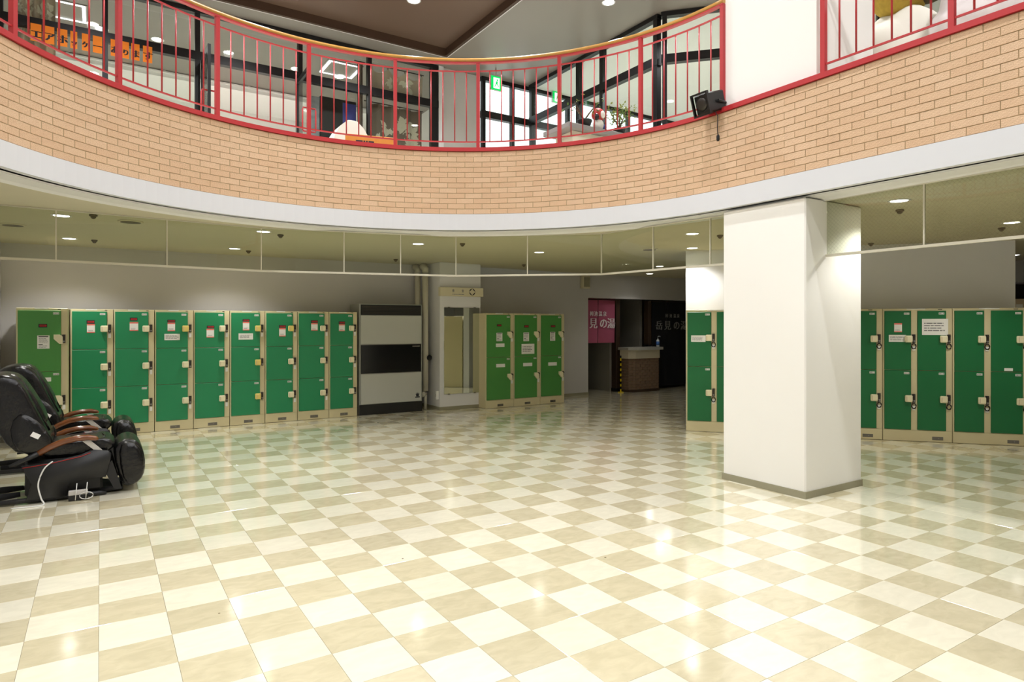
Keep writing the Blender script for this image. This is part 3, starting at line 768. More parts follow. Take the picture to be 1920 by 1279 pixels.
    for sg in (-1, 1):
        lobe = [(.13, .42), (.19, .47), (.27, .46), (.335, .36), (.352, .2), (.325, .10), (.25, .055), (.17, .09)]
        side_loft(lobe, [(sg * .20, .9), (sg * .23, 1.03), (sg * .29, 1.0), (sg * .31, .84)]).build('calf_pad', 'leather', lr, sub=1)
        loft(MB(), [[(x, sg * y, z) for x, z in ((.03, .23), (.09, .31), (.165, .05), (.11, .045))] for y in (.285, .305)], smooth=False).build('leg_arm', 'chair_plastic', C)
    MB().bbox(-.12, .18, -.2, .2, .012, .05, .008).build('base_plate', 'black', C)
    for k in range(2):
        MB().tube([(-.86 - .05 * k, -.15 + .3 * k, .05), (-.72, -.15 + .3 * k, .055), (-.58, -.13 + .26 * k, .06)], [.026, .03, .022], 8).build('wheel_handle', 'rubber', C)
    return C
massage_chair(P(0, 7.11), 'black leather massage chair with brown wooden arms and white cable, standing in the open')
massage_chair(P(0, 8.55), 'black leather massage chair with brown wooden arms, between the other massage chair and the lockers')
def cable(name, pts, r, mtl, label, n=24):
    q = [Vector(p) for p in pts]; out = []
    for i in range(len(q) - 1):
        p0, p1, p2, p3 = q[max(i - 1, 0)], q[i], q[i + 1], q[min(i + 2, len(q) - 1)]
        for k in range(6):
            t = k / 6; out.append(.5 * ((2 * p1) + (p2 - p0) * t + (2 * p0 - 5 * p1 + 4 * p2 - p3) * t * t + (3 * p1 - p0 - 3 * p2 + p3) * t ** 3))
    out.append(q[-1])
    o = MB().tube(out, r, 6).build(name, mtl)
    return tag(o, label, 'cable')
def CL(x, y, z): return P(x, 7.11 + y, z)
cable('power_cable', [CL(-.34, -.345, .355), CL(-.40, -.36, .30), CL(-.44, -.37, .18), CL(-.42, -.38, .06), CL(-.40, -.40, .008), CL(-.48, -.42, .006), CL(-.62, -.40, .006)], .006, 'cable_white', 'white cable hanging from the side of the massage chair to the floor')
cable('power_cable', [CL(-1.10, -.36, .007), CL(-.98, -.40, .007), CL(-.86, -.46, .007), CL(-.80, -.56, .007)], .005, 'cable_black', 'thin black cable lying on the floor behind the massage chair')
strip = empty('power_strip', CL(-.16, -.36, .004), TH, 'grey power strip with white cables under the massage chair', 'power strip')
MB().bbox(-.07, .07, -.02, .02, .045, .085, .004).build('housing', 'silver_plastic', strip)
MB().box(-.07, .07, -.018, .018, .0, .045).build('bracket', 'chair_plastic', strip)
for dx in (-.02, .055):
    MB().tube([(dx, -.026, .005), (dx + .005, -.03, .07), (dx + .012, -.028, .15)], .004, 6).build('cable_tie', 'cable_white', strip)
MB().tube([(.0 + .05 * math.cos(q * .5) + .06, -.028, .036 + .03 * math.sin(q * .5)) for q in range(13)], .004, 6).build('cable_loop', 'cable_white', strip)
# ================================================================ BACK WALL FURNISHINGS
def loc_tu(px, n_abs):                                   # s on a wall plane parallel to the back wall
    b = N * n_abs; return on_line(px, (b.x, b.y), (U.x, U.y))
# tall oil heater
hn = 10.50; s0, s1 = loc_tu(673, hn), loc_tu(791.5, hn)
hw = s1 - s0; hh = 1.878
ht = empty('floor_heater', P(s0, hn), TH, 'tall grey and black cabinet heater standing between lockers and pipes', 'heater')
MB().bbox(.004, hw, 0, .46, .002, hh, .006).build('casing', 'heater_edge', ht)
def hz(y): return z_at(y, P(s0, hn).y)
for nm, za, zb, mtl, pr in (('top_grille', hz(590.5), hz(571), 'black', .004), ('upper_panel', hz(646), hz(591.5), 'heater_grey', .012), ('control_window', hz(701), hz(647), 'black_gloss', .006), ('lower_panel', hz(759), hz(702), 'heater_grey', .012), ('plinth', .005, hz(760), 'black', .004)):
    MB().bbox(.03 if nm != 'plinth' else .004, hw - .022 if nm != 'plinth' else hw, -pr, 0, za, zb, .003).build(nm, mtl, ht)
for z in (hz(646.5), hz(701.5)): MB().box(.03, hw - .022, -.016, -.004, z - .008, z + .002).build('trim_strip', 'steel', ht)
for k in range(6):
    z = hz(590.5) + .02 + k * (hz(571) - hz(590.5) - .03) / 6; MB().box(.05, hw - .05, -.010, -.004, z, z + .008).build('grille_slat', 'steel_dark', ht)
MB().box(hw - .19, hw - .05, -.012, -.006, hz(652.5), hz(650)).build('maker_plate', 'plate_grey', ht)
em = MB(); cx_, cz_ = hw - .095, hz(747)
for k in range(5):
    q = math.pi / 2 + (k - 2) * .62; em.prism_y([(cx_ + .014 * math.cos(q - .6), cz_ + .014 * math.sin(q - .6)), (cx_ + .052 * math.cos(q), cz_ + .052 * math.sin(q)), (cx_ + .014 * math.cos(q + .6), cz_ + .014 * math.sin(q + .6))], -.0135, -.0122)
em.box(cx_ - .045, cx_ + .045, -.0135, -.0122, cz_ - .05, cz_ - .03); em.box(cx_ - .025, cx_ + .025, -.0135, -.0122, cz_ - .028, cz_ + .01)
tag(em.build('emblem', 'ink', ht), 'dark printed crown-like emblem')
# pipes up the wall
pa = P(loc_tu(783, 10.93), 10.93); pb = P(loc_tu(797.5, 10.70), 10.70)
p = empty('pipe', pa, TH, 'cream pipe rising from behind the heater to the ceiling', 'pipe')
MB().tube([(0, 0, 1.25), (0, 0, Z_CEIL - .16)], .052, 14).build('riser', 'pipe_cream', p)
MB().tube([(0, 0, Z_CEIL - .16), (0, 0, Z_CEIL - .10), (0, .03, Z_CEIL - .065), (0, .08, Z_CEIL - .06), (0, .13, Z_CEIL - .06)], .056, 14).build('elbow', 'pipe_cream', p)
MB().lathe([(.06, 0), (.06, .05)], c=(0, 0, Z_CEIL - .2), seg=14).build('collar', 'pipe_cream', p)
MB().box(-.06, .06, .055, .185, 1.22, 1.26).build('wall_bracket', 'steel_dark', p)
p = empty('pipe', pb, TH, 'cream pipe running down beside the heater with a black valve', 'pipe')
MB().tube([(0, 0, .33), (0, 0, Z_CEIL - .16)], .055, 14).build('riser', 'pipe_cream', p)
MB().tube([(0, 0, Z_CEIL - .16), (0, 0, Z_CEIL - .10), (0, .03, Z_CEIL - .065), (0, .08, Z_CEIL - .06), (0, .13, Z_CEIL - .06)], .058, 14).build('elbow', 'pipe_cream', p)
MB().tube([(0, 0, .33), (-.01, 0, .29), (-.05, 0, .265), (-.12, 0, .26)], .05, 14).build('foot_elbow', 'pipe_cream', p)
MB().tube([(0, 0, .003), (0, 0, .30)], .03, 10).build('drain', 'pipe_cream', p)
v = MB(); v.tube([(.03, -.05, .93), (.10, -.05, .93)], .018, 8); v.lathe([(.045, 0), (.052, .012), (.045, .024)], c=(.04, -.075, .93), seg=14, M=Matrix.Rotation(math.pi / 2, 4, 'X'))
v.build('valve', 'rubber', p)
# mirror, sign, box on the column
def cz(y, n_abs=10.38, px=860): return z_at(y, P(loc_tu(px, n_abs), n_abs).y)
m0, m1 = loc_tu(832, CN), loc_tu(898.5, CN)
mir = empty('wall_mirror', P(m0, CN - .002, cz(738)), TH, 'tall frameless mirror fixed on the white column', 'mirror')
mw, mh = m1 - m0, cz(577) - cz(738)
MB().bbox(0, mw, -.012, 0, 0, mh, .003).build('glass', 'mirror', mir)
for x in (.1, mw - .1):
    for z in (0, mh): MB().box(x - .02, x + .02, -.016, -.001, z - .01, z + .012).build('clip', 'steel', mir)
g0, g1 = loc_tu(826, 10.29), loc_tu(906.5, 10.29)
sg = empty('direction_sign', P(g0, 10.29, cz(555.5, 10.29)), TH, 'beige direction sign with a round black emblem hung on the column above the mirror', 'sign')
gw, gh = g1 - g0, cz(539, 10.29) - cz(555.5, 10.29)
MB().bbox(0, gw, 0, .088, 0, gh, .004).build('board', 'sign_beige', sg)
e_ = MB(); ex, ez = gw * .73, gh * .52
for a0, a1 in ((.35, 1.25), (1.85, 2.8), (3.4, 4.4), (5.0, 5.95)):
    k = [a0 + (a1 - a0) * i / 5 for i in range(6)]
    e_.prism_y([(ex + .058 * math.cos(q), ez + .058 * math.sin(q)) for q in k] + [(ex + .042 * math.cos(q), ez + .042 * math.sin(q)) for q in reversed(k)], -.002, 0)
ring = [2 * math.pi * i / 20 for i in range(20)]
for i in range(20):
    a, b = ring[i], ring[(i + 1) % 20]; e_.prism_y([(ex + .062 * math.cos(a), ez + .062 * math.sin(a)), (ex + .062 * math.cos(b), ez + .062 * math.sin(b)), (ex + .056 * math.cos(b), ez + .056 * math.sin(b)), (ex + .056 * math.cos(a), ez + .056 * math.sin(a))], -.002, 0)
tag(e_.build('emblem', 'ink', sg), kind='stuff')
t_ = MB(); rr = random.Random(4)
for fx in (.29, .51):
    x, z = gw * fx, gh * .6
    for k in range(3): t_.box(x - .022, x + .022, -.002, 0, z - .022 + k * .017, z - .014 + k * .017)
    t_.box(x - .004, x + .004, -.002, 0, z - .022, z + .03)
lines(t_, gw * .27, gw * .55, gh * .14, gh * .28, 0, 1, 0, rr, .5)
tag(t_.build('lettering', 'ink_grey', sg), kind='stuff')
bx = empty('switch_box', P(CS0 - .014, CN + .03, cz(747)), TH, 'small white switch box on the side of the column', 'switch box')
MB().bbox(-.035, .012, .0, .05, 0, .15, .004).build('cover', 'paper', bx)
MB().box(-.038, -.034, .012, .038, .05, .10).build('switch', 'silver_plastic', bx)
sp0 = loc_tu(1093, N_MID - .1)
spk = empty('wall_speaker', P(sp0, N_MID - .11, z_at(541, P(sp0, N_MID).y)), TH, 'small beige wall speaker high beside the bath entrance', 'speaker')
MB().bbox(0, .2, 0, .108, 0, .27, .01).build('case', 'sign_beige', spk); MB().box(.02, .18, -.004, 0, .03, .24).build('grille', 'baseboard', spk)
# ================================================================ BATH ENTRANCE
def noren(name, s0, s1, n_abs, ztop, zbot, splits, cloth, ink, label, small, big, zs, zb):
    nr = empty(name, P(s0, n_abs, zbot), TH, label, 'door curtain')
    w, H = s1 - s0, ztop - zbot; edges = [0] + [x - s0 for x in splits] + [w]
    for i in range(len(edges) - 1):
        a, b = edges[i] + (.008 if i else 0), edges[i + 1] - (.008 if i < len(edges) - 2 else 0); mb = MB(); nx, nz = 10, 8
        for sgn in (0, .004):
            o = len(mb.v)
            for j in range(nz + 1):
                for k in range(nx + 1):
                    x = a + (b - a) * k / nx; z = H * j / nz; wv = .02 * (1 - z / H) * math.sin(x * 11 + i * 1.3)
                    mb.v.append((x, wv + sgn, z))
            for j in range(nz):
                for k in range(nx): mb.f.append((o + j * (nx + 1) + k, o + j * (nx + 1) + k + 1, o + (j + 1) * (nx + 1) + k + 1, o + (j + 1) * (nx + 1) + k)); mb.m.append(0); mb.s.append(True)
        mb.build('flap', cloth, nr)
    MB().tube([(-.03, .002, H - .02), (w + .01, .002, H - .02)], .012, 8).build('rod', 'dark_wood', nr)
    for txt, zz, dim in ((small, zs, ink), (big, zb, ink)):
        mb = MB()
        for ch, sx, sz in txt: mb.glyph(ch, sx - s0, zz - zbot, sz, -.026, 0, wide=.95, bold=.012 * sz * 3)
        tag(mb.build('lettering', dim, nr), kind='stuff')
    return nr
def zz(py, n_abs, px): return z_at(py, P(loc_tu(px, n_abs), n_abs).y)
NN = N_MID + .17
def chars(txt, xs, n_abs, sz): return [(c_, loc_tu(x, n_abs), sz) for c_, x in zip(txt, xs)]
noren('pink_noren', loc_tu(1078, NN), loc_tu(1153, NN), NN, 2.105, zz(643, NN, 1125), [loc_tu(1121.5, NN)], 'noren_pink', 'noren_ink', 'pink split door curtain with white Japanese lettering at the bath entrance',
      chars('栂池温泉', (1104.5, 1112.5, 1121, 1129), NN, .115), [('岳', loc_tu(1084, NN), .25)] + chars('見の湯', (1103.5, 1122.5, 1137), NN, .25), zz(592, NN, 1120), zz(614, NN, 1120))
NB = N_MID + .20
noren('black_noren', loc_tu(1222, NB), 12.3, NB, 2.105, .06, [11.55], 'noren_black', 'noren_ink_dim', 'black split door curtain with grey Japanese lettering behind the brick counter',
      chars('栂池温泉', (1246, 1253.5, 1261, 1267.5), NB, .10), chars('岳見の湯', (1228, 1244, 1261, 1274.5), NB, .24), zz(595, NB, 1255), zz(617, NB, 1255))
post = empty('door_post', P(9.905, N_MID + .17), TH, 'dark wooden post beside the pink door curtain', 'post')
MB().bbox(0, .12, 0, .16, .002, 2.10, .006).build('shaft', 'dark_wood', post); MB().box(-.006, .126, -.006, .166, .002, .08).build('base', 'black', post)
post = empty('door_post', P(10.90, N_MID + .16), TH, 'dark wooden post between the reception and the black curtain', 'post')
MB().bbox(0, .10, 0, .16, 1.03, 2.10, .006).build('shaft', 'dark_wood', post); MB().box(-.006, .106, -.006, .166, 1.025, 1.06).build('base', 'black', post)
dr = empty('door_3', P(8.95, 13.2), TH, kind='structure')
MB().bbox(0, .74, 0, .05, .004, 2.0, .004).build('leaf', 'door_brown', dr)
MB().box(-.07, 0, -.02, .06, .002, 2.06).build('jamb', 'dark_wood', dr); MB().box(.74, .81, -.02, .06, .002, 2.06).build('jamb', 'dark_wood', dr)
MB().ellipsoid((.66, -.05, .98), (.03, .03, .03), 10, 6).build('door_knob', 'steel', dr)
multi('wall_passage_lintel', [(8.2, 9.86, 13.2, 13.26, 2.07, Z_CEIL), (8.2, 8.88, 13.2, 13.26, 0, 2.07), (9.77, 9.86, 13.2, 13.26, 0, 2.07)], 'passage_wall')
# brick counter
ct = empty('reception_counter', P(10.05, 10.79), TH, 'brick reception counter with grey top and cream band at the bath entrance', 'counter')
plan = [(-.06, .30), (-.03, .06), (.13, 0), (.86, 0), (.92, .30)]
inset = lambda d: [(plan[0][0] - d, plan[0][1]), (plan[1][0] - d, plan[1][1] - d), (plan[2][0] - d * .3, -d), (plan[3][0] + d, -d), (plan[4][0] + d, plan[4][1])]
MB().prism_z(inset(-.012), .002, .76).build('core', 'mortar', ct)
MB().prism_z(inset(.012), .76, .955).build('band', 'counter_cream', ct)
MB().prism_z(inset(.07), .955, 1.015).build('top', 'counter_top', ct)
MB().prism_z(inset(.006), .002, .06).build('base', 'dark_wood', ct)
rows, bh = 11, .70 / 11
bpr = None
for i in range(4):
    a, b = Vector((*plan[i], 0)), Vector((*plan[i + 1], 0)); Lw = (b - a).length; ang = math.atan2(b.y - a.y, b.x - a.x); k = max(1, round(Lw / .155)); bw = Lw / k
    pm = brick_mb(bw - .006, bh - .006, .012); half = brick_mb(bw / 2 - .006, bh - .006, .012)
    full_o = half_o = None
    for r in range(rows):
        z = .06 + (r + .5) * bh; spans = [(bw * (q + .5), 0) for q in range(k)] if r % 2 == 0 else [(bw * .25, 1)] + [(bw * (q + 1), 0) for q in range(k - 1)] + [(Lw - bw * .25, 1)]
        for x, hf in spans:
            c_ = a + (b - a) * (x / Lw)
            src = half_o if hf else full_o
            if src is None:
                o = (half if hf else pm).build('brick', 'brick_brown', ct)
                if hf: half_o = o
                else: full_o = o
            else: o = link_copy(src, ct)
            o.location = (c_.x, c_.y, z); o.rotation_euler = (0, 0, ang)
bt = empty('pump_bottle', P(loc_tu(1233.5, 10.95), 10.95, 1.016), TH, 'white and blue pump bottle of hand sanitiser on the counter', 'bottle')
MB().lathe([(.034, 0), (.038, .01), (.038, .13), (.03, .155), (.014, .17), (.014, .18)], seg=16).build('body', 'bottle_white', bt)
MB().lathe([(.0386, .03), (.0386, .12)], seg=16).build('label', 'bottle_blue', bt)
MB().tube([(0, 0, .18), (0, 0, .235), (.02, 0, .24), (.075, 0, .236), (.085, 0, .224)], [.012, .008, .009, .008, .006], 8).build('pump', 'bottle_white', bt)
tp = empty('hazard_post', P(9.86, 10.93, .002), TH, 'yellow and black striped strip standing at the corner of the counter', 'post')
for k in range(14): MB().box(-.012, .012, -.012, .012, .02 + k * .058, .02 + (k + 1) * .058).build('stripe', 'yellow' if k % 2 == 0 else 'black', tp)
MB().box(-.05, .05, -.04, .04, 0, .02).build('foot', 'yellow', tp)
# reception room behind the counter
cab = empty('side_cabinet', P(10.0, 11.75), TH, 'pale low cabinet behind the reception counter', 'cabinet')
MB().bbox(0, .26, 0, .4, .003, 1.38, .006).build('body', 'counter_cream', cab); MB().box(.02, .24, -.015, 0, .1, 1.36).build('door', 'counter_cream', cab)
scr = empty('wall_screen', P(10.05, 13.3, 1.68), TH, 'dark wall screen in the reception room', 'screen')
MB().bbox(0, .62, 0, .06, 0, .55, .01).build('frame', 'black', scr); MB().box(.03, .59, -.004, 0, .04, .52).build('display', 'black_gloss', scr); MB().box(.2, .4, .06, 1.29, .2, .35).build('wall_arm', 'steel_dark', scr)
# shop shelf beyond the partition
X, Y = 8.3, 10.1
sh = empty('shop_shelf', (X, Y, .002), -.75, 'dark wooden shop shelf beyond the end of the partition', 'shelf')
MB().box(-.9, .9, .38, .42, 0, 2.2).build('back_panel', 'shelf_dark', sh)
for x in (-.92, -.02, .88): MB().box(x, x + .04, 0, .4, 0, 2.2).build('upright', 'shelf_dark', sh)
for z in (.1, .7, 1.15, 1.62, 2.17): MB().box(-.88, .88, 0, .38, z, z + .03).build('shelf_board', 'shelf_dark', sh)
rg = random.Random(9); MS = Matrix.Translation((X, Y, .002)) @ Matrix.Rotation(-.75, 4, 'Z')
for lev, z in (('upper', 1.65), ('middle', 1.18)):
    for k in range(7):
        x = (-.74, -.52, -.30, -.12, .16, .40, .66)[k]; w_, h_ = rg.uniform(.10, .15), rg.uniform(.16, .30)
        hue = rg.choice(['pale', 'pale', 'red', 'blue'])
        o = empty('gift_box', MS @ Vector((x, .18, z + .001)), -.75, '%s gift box on the %s board of the dark shop shelf' % (hue, lev), 'box', 'gift boxes on the shop shelf, %s board' % lev)
        MB().bbox(-w_ / 2, w_ / 2, -.1, .1, 0, h_, .004).build('carton', 'goods_' + hue, o)
        MB().box(-w_ / 2 + .02, w_ / 2 - .02, -.102, -.1, h_ * .35, h_ * .7).build('paper_band', 'paper', o)
# ================================================================ GLASS SMOKE SCREENS
ZG = 2.13
def screen_run(name, pts, label, joints, wired='pane_plain'):
    root = empty(name, (pts[0][0], pts[0][1], ZG), 0, label, 'glass screen')
    for i in range(len(pts) - 1):
        a, b = Vector((*pts[i], 0)), Vector((*pts[i + 1], 0)); d = b - a; L = d.length; rz = math.atan2(d.y, d.x)
        cuts = [0] + [j for j in joints[i]] + [1]
        R0 = Matrix.Rotation(rz, 4, 'Z'); off = a - Vector((*pts[0], 0))
        def place(o): o.location = off; o.rotation_euler[2] = rz; return o
        for k in range(len(cuts) - 1):
            place(MB().box(cuts[k] * L + .003, cuts[k + 1] * L - .003, -.004, .004, .022, Z_CEIL - ZG - .012).build('pane', wired, root))
            if k: place(MB().box(cuts[k] * L - .006, cuts[k] * L + .006, -.009, .009, .022, Z_CEIL - ZG - .01).build('joint_bar', 'pipe_cream', root))
        place(MB().box(-.005, L + .005, -.013, .013, 0, .022).build('bottom_rail', 'pipe_cream', root))
        place(MB().box(-.005, L + .005, -.011, .011, Z_CEIL - ZG - .012, Z_CEIL - ZG - .002).build('top_rail', 'pipe_cream', root))
        if i: place(MB().box(-.006, .006, -.009, .009, .022, Z_CEIL - ZG - .01).build('joint_bar', 'pipe_cream', root))
def gp(px, py): return at_z(px, py, ZG)
A, B, C_, D_ = gp(-45, 484), gp(490, 510), gp(855, 519), gp(1128, 516)
Epx = P(ps + .02, pn + .80); 
dirn = Vector((*gp(1290, 503), 0)) - Vector((*D_, 0)); E_ = tuple(P(5.385, 4.285))[:2]
def fr(a, b, px): # fraction along a-b at photo column px
    t = on_line(px, a, (b[0] - a[0], b[1] - a[1])); return t
screen_run('smoke_screen', [A, B, C_, D_, E_], 'long frameless glass smoke screen hanging from the low ceiling behind the balcony curve',
           [[fr(A, B, 105), fr(A, B, 313)], [fr(B, C_, 645), fr(B, C_, 751)], [fr(C_, D_, 989)], [fr(D_, E_, 1225), fr(D_, E_, 1332)]])
G0 = P(ps + .30, pn - .012); G1 = P(ps + .26, pn - 3.4)
screen_run('smoke_screen', [(G0.x, G0.y), (G1.x, G1.y)], 'wired glass smoke screen running from the white pillar along the straight balcony', [[fr((G0.x, G0.y), (G1.x, G1.y), 1733), .8]], wired='pane_wired')
# sprinklers and ceiling speakers
for px, py in ((175, 402.5), (177, 450), (526, 440), (466, 470), (867, 456.5), (742, 486), (982, 496), (1350, 441), (1687, 393), (1878, 427), (1633, 456)):
    X, Y = at_z(px, py, Z_CEIL)
    o = empty('smoke_detector', (X, Y, Z_CEIL - .001), 0, 'small brown dome detector on the low ceiling under the balcony', 'detector', 'detectors on the low ceiling')
    MB().lathe([(.036, 0), (.038, -.010), (.034, -.018)][::-1], seg=16).build('base', 'door_brown', o)
    MB().lathe([(.026, -.018), (.024, -.030), (.012, -.042), (.004, -.044)][::-1], seg=16).build('dome', 'door_brown', o)
for px, py in ((24, 421), (245, 415), (1218, 467)):
    X, Y = at_z(px, py, Z_CEIL)
    o = empty('ceiling_speaker', (X, Y, Z_CEIL - .001), 0, 'flat round ceiling speaker in the low ceiling under the balcony', 'speaker', 'ceiling speakers')
    MB().lathe([(.12, 0), (.12, -.008), (.10, -.012)][::-1], seg=24).build('ring', 'sign_beige', o); MB().lathe([(.098, -.011), (.098, -.014)][::-1], seg=24).build('grille', 'door_brown', o)
# ================================================================ BALCONY RAILING
R_IN = .03                                               # rail line stands a little behind the brick face
def rail_tube(L0, L1, z, w, h_, d=R_IN, n=None):
    mb = MB(); return sweep(mb, [(d - w / 2, z - h_ / 2), (d - w / 2, z + h_ / 2), (d + w / 2, z + h_ / 2), (d + w / 2, z - h_ / 2)], L0, L1, step=.12)
def round_rail(L0, L1, z, r, d=R_IN):
    mb = MB(); return sweep(mb, [(d + r * math.cos(q * math.pi / 5), z + r * math.sin(q * math.pi / 5)) for q in range(10)], L0, L1, step=.12, smooth=True)
PITCH = .9803
def railing(L_posts, L0, L1, label, mid, B1=None):
    s, n, a = path(mid, R_IN)
    r = empty('balcony_railing', P(s, n, Z_TOP), 0, label, 'railing'); inv = Matrix.Translation(-P(s, n, Z_TOP))
    def put(mb, name, mtl):
        mb.v = [tuple(inv @ Vector(v)) for v in mb.v]; return mb.build(name, mtl, r)
    put(rail_tube(L0, B1 or L1, Z_TOP + .025, .06, .045, d=.012), 'base_rail', 'red_paint')
    put(rail_tube(L0, L1, 3.725, .016, .014), 'lower_rail', 'red_paint')
    put(rail_tube(L0, L1, 4.575, .016, .014), 'upper_rail', 'red_paint')
    put(rail_tube(L0, L1, 4.675, .045, .016), 'cap_rail', 'red_paint')
    put(round_rail(L0, L1, 4.707, .026), 'handrail', 'handrail_wood')
    pm, bm_ = None, None
    for L in L_posts:
        s, n, a = path(L, R_IN); loc = inv @ P(s, n, Z_TOP + .047)
        if pm is None: pm = MB().box(-.02, .02, -.02, .02, 0, 4.667 - Z_TOP - .047).build('post', 'red_paint', r); o = pm
        else: o = link_copy(pm, r)
        o.location = loc; o.rotation_euler = (0, 0, TH + a)
        for k in range(1, 7):
            q = L + PITCH * k / 7
            if q > L1 - .03: break
            s, n, a = path(q, R_IN); loc = inv @ P(s, n, 3.725)
            if bm_ is None: bm_ = MB().tube([(0, 0, 0), (0, 0, .85)], .0075, 6).build('baluster', 'red_paint', r); o = bm_
            else: o = link_copy(bm_, r)
            o.location = loc
railing([.034 + PITCH * k for k in range(10)], .015, L_END + .15, 'curved red steel railing with yellow wooden handrail along the round balcony', 4)
railing([-5.92 + PITCH * k for k in range(5)] + [-1.02], -7.0, -1.0, 'straight red steel railing on the brick balcony beside the pillar', -2, B1=.01)
# ================================================================ UPSTAIRS
# letter cards on the storefront glass
CARD = NF - .075
cx_px = [(57, 79.5), (82, 103.5), (107, 128), (132, 146), (153.5, 169), (174, 193), (207.5, 225), (229, 243), (246, 263), (268, 287)]
READ = ['katakana letter E', 'katakana letter A', 'katakana letter HO', 'small katakana letter TSU', 'katakana letter KE', 'long vowel bar', 'hiragana letter A', 'hiragana letter RI', 'hiragana letter MA', 'hiragana letter SU']
for i, ch in enumerate('エアホッケーあります'):
    a, b = loc_tu(cx_px[i][0], CARD), loc_tu(cx_px[i][1], CARD); zt = 5.555; hh = .235
    o = empty('letter_card', P(a, CARD, zt - hh), TH, 'orange paper card with a black ' + READ[i] + ' hung on the storefront glass', 'card', 'orange letter cards on the storefront glass')
    w = (b - a) * .92
    MB().box(0, w, 0, .003, 0, hh).build('paper', 'orange_card', o)
    sz = min(w * 1.12, hh * .95)
    tag(MB().glyph(ch, w / 2 - sz * .47, hh * .2, sz, -.002, 0, bold=sz * .06).build('letter', 'ink', o), kind='stuff')
def curtain(name, s0, s1, n_abs, z0, z1, mtl, label, waves=26, amp=.035, sag=0.0, hooks=5):
    c_ = empty(name, P(s0, n_abs, z0), TH, label, 'curtain'); w, H = s1 - s0, z1 - z0; mb = MB(); nx, nz = 60, 10
    for off in (0, .004):
        o = len(mb.v)
        for j in range(nz + 1):
            for k in range(nx + 1):
                u_ = k / nx; t = j / nz; top = H - sag * abs(math.sin(u_ * math.pi * hooks)) ** .7
                mb.v.append((w * u_, off + amp * math.sin(u_ * waves) * (.6 + .4 * t), top * t))
        for j in range(nz):
            for k in range(nx): mb.f.append((o + j * (nx + 1) + k, o + j * (nx + 1) + k + 1, o + (j + 1) * (nx + 1) + k + 1, o + (j + 1) * (nx + 1) + k)); mb.m.append(0); mb.s.append(True)
    mb.build('cloth', mtl, c_)
    lm = MB(); rg = random.Random(int(s0 * 100) + 5)
    def surf(x, z):
        u_ = min(max(x / w, 0), 1); return amp * math.sin(u_ * waves) * (.6 + .4 * z / H) - .004
    for cl in range(max(2, int(w * H * 10))):
        cx0, cz0 = rg.uniform(.08, .92) * w, rg.uniform(.12, .9) * H; ax = rg.uniform(0, 6.28)
        for k in range(6):
            an = ax + (k - 2.5) * .62; ln = rg.uniform(.10, .16); dx, dz = math.cos(an), math.sin(an); x0, z0_ = cx0 + dx * .03, cz0 + dz * .03; poly = []
            for t, wd in ((0, 0), (.3, .26), (.6, .28), (1, 0), (.6, -.28), (.3, -.26)):
                x = x0 + dx * ln * t - dz * ln * wd; z = z0_ + dz * ln * t + dx * ln * wd; poly.append((x, z))
            if min(p[0] for p in poly) < 0 or max(p[0] for p in poly) > w or min(p[1] for p in poly) < 0 or max(p[1] for p in poly) > H - sag - .01: continue
            vs = [(x, surf(x, z), z) for x, z in poly]; m_ = (x0 + dx * ln * .5, surf(x0 + dx * ln * .5, z0_ + dz * ln * .5), z0_ + dz * ln * .5)
            lm.add(vs + [m_], [(q, (q + 1) % 6, 6) for q in range(6)])
    tag(lm.build('leaf_print', 'leaf_print' if mtl == 'curtain_brown' else 'leaf_print_dim', c_), kind='stuff')
    MB().tube([(-.05, .02, H + .03), (w + .05, .02, H + .03)], .01, 8).build('curtain_rod', 'steel_dark', c_)
    for k in range(hooks + 1): MB().tube([(w * k / hooks, .02, H + .025), (w * k / hooks, .012, H - .02)], .006, 6).build('hook', 'steel_dark', c_)
    return c_
curtain('curtain', -.98, -.52, NF + .16, Z_UP + .01, 6.2, 'curtain_brown', 'brown leaf-print curtain bunched behind the letter cards', waves=22, amp=.05)
curtain('curtain', 3.80, 3.90, NF + .20, Z_UP + .01, 6.12, 'curtain_dark', 'narrow dark leaf-print curtain gathered beside the storefront mullion', waves=9, amp=.03, hooks=2)
curtain('curtain', 4.02, 5.0, NF + .14, 5.66, 6.10, 'curtain_brown', 'pale brown leaf-print valance hanging behind the upper storefront pane', waves=17, amp=.03, sag=.1, hooks=3)
curtain('curtain', 3.98, 5.02, NF + .22, Z_UP + .01, 5.46, 'curtain_dark', 'dark brown leaf-print curtain covering the lower storefront pane', waves=24, amp=.035)
# dark partition with a blue poster
d0, d1 = loc_tu(600, 11.25), loc_tu(668, 11.25)
bo = empty('exhibit_stand', P(d0, 11.25, Z_UP + .004), TH, 'tall black display panel with a blue poster behind the storefront', 'panel')
MB().bbox(0, d1 - d0, 0, .06, 0, 1.95, .006).build('board', 'black', bo)
MB().box((d1 - d0) * .62, (d1 - d0) * .99, -.004, 0, 1.5, 1.9).build('poster', 'poster_blue', bo)
MB().bbox(-.16, -.005, .0, .22, 0, 1.92, .01).build('side_drape', 'drape_pale', bo)
for x in (.1, d1 - d0 - .1): MB().box(x - .03, x + .03, -.15, .21, 0, .03).build('foot', 'steel_dark', bo)
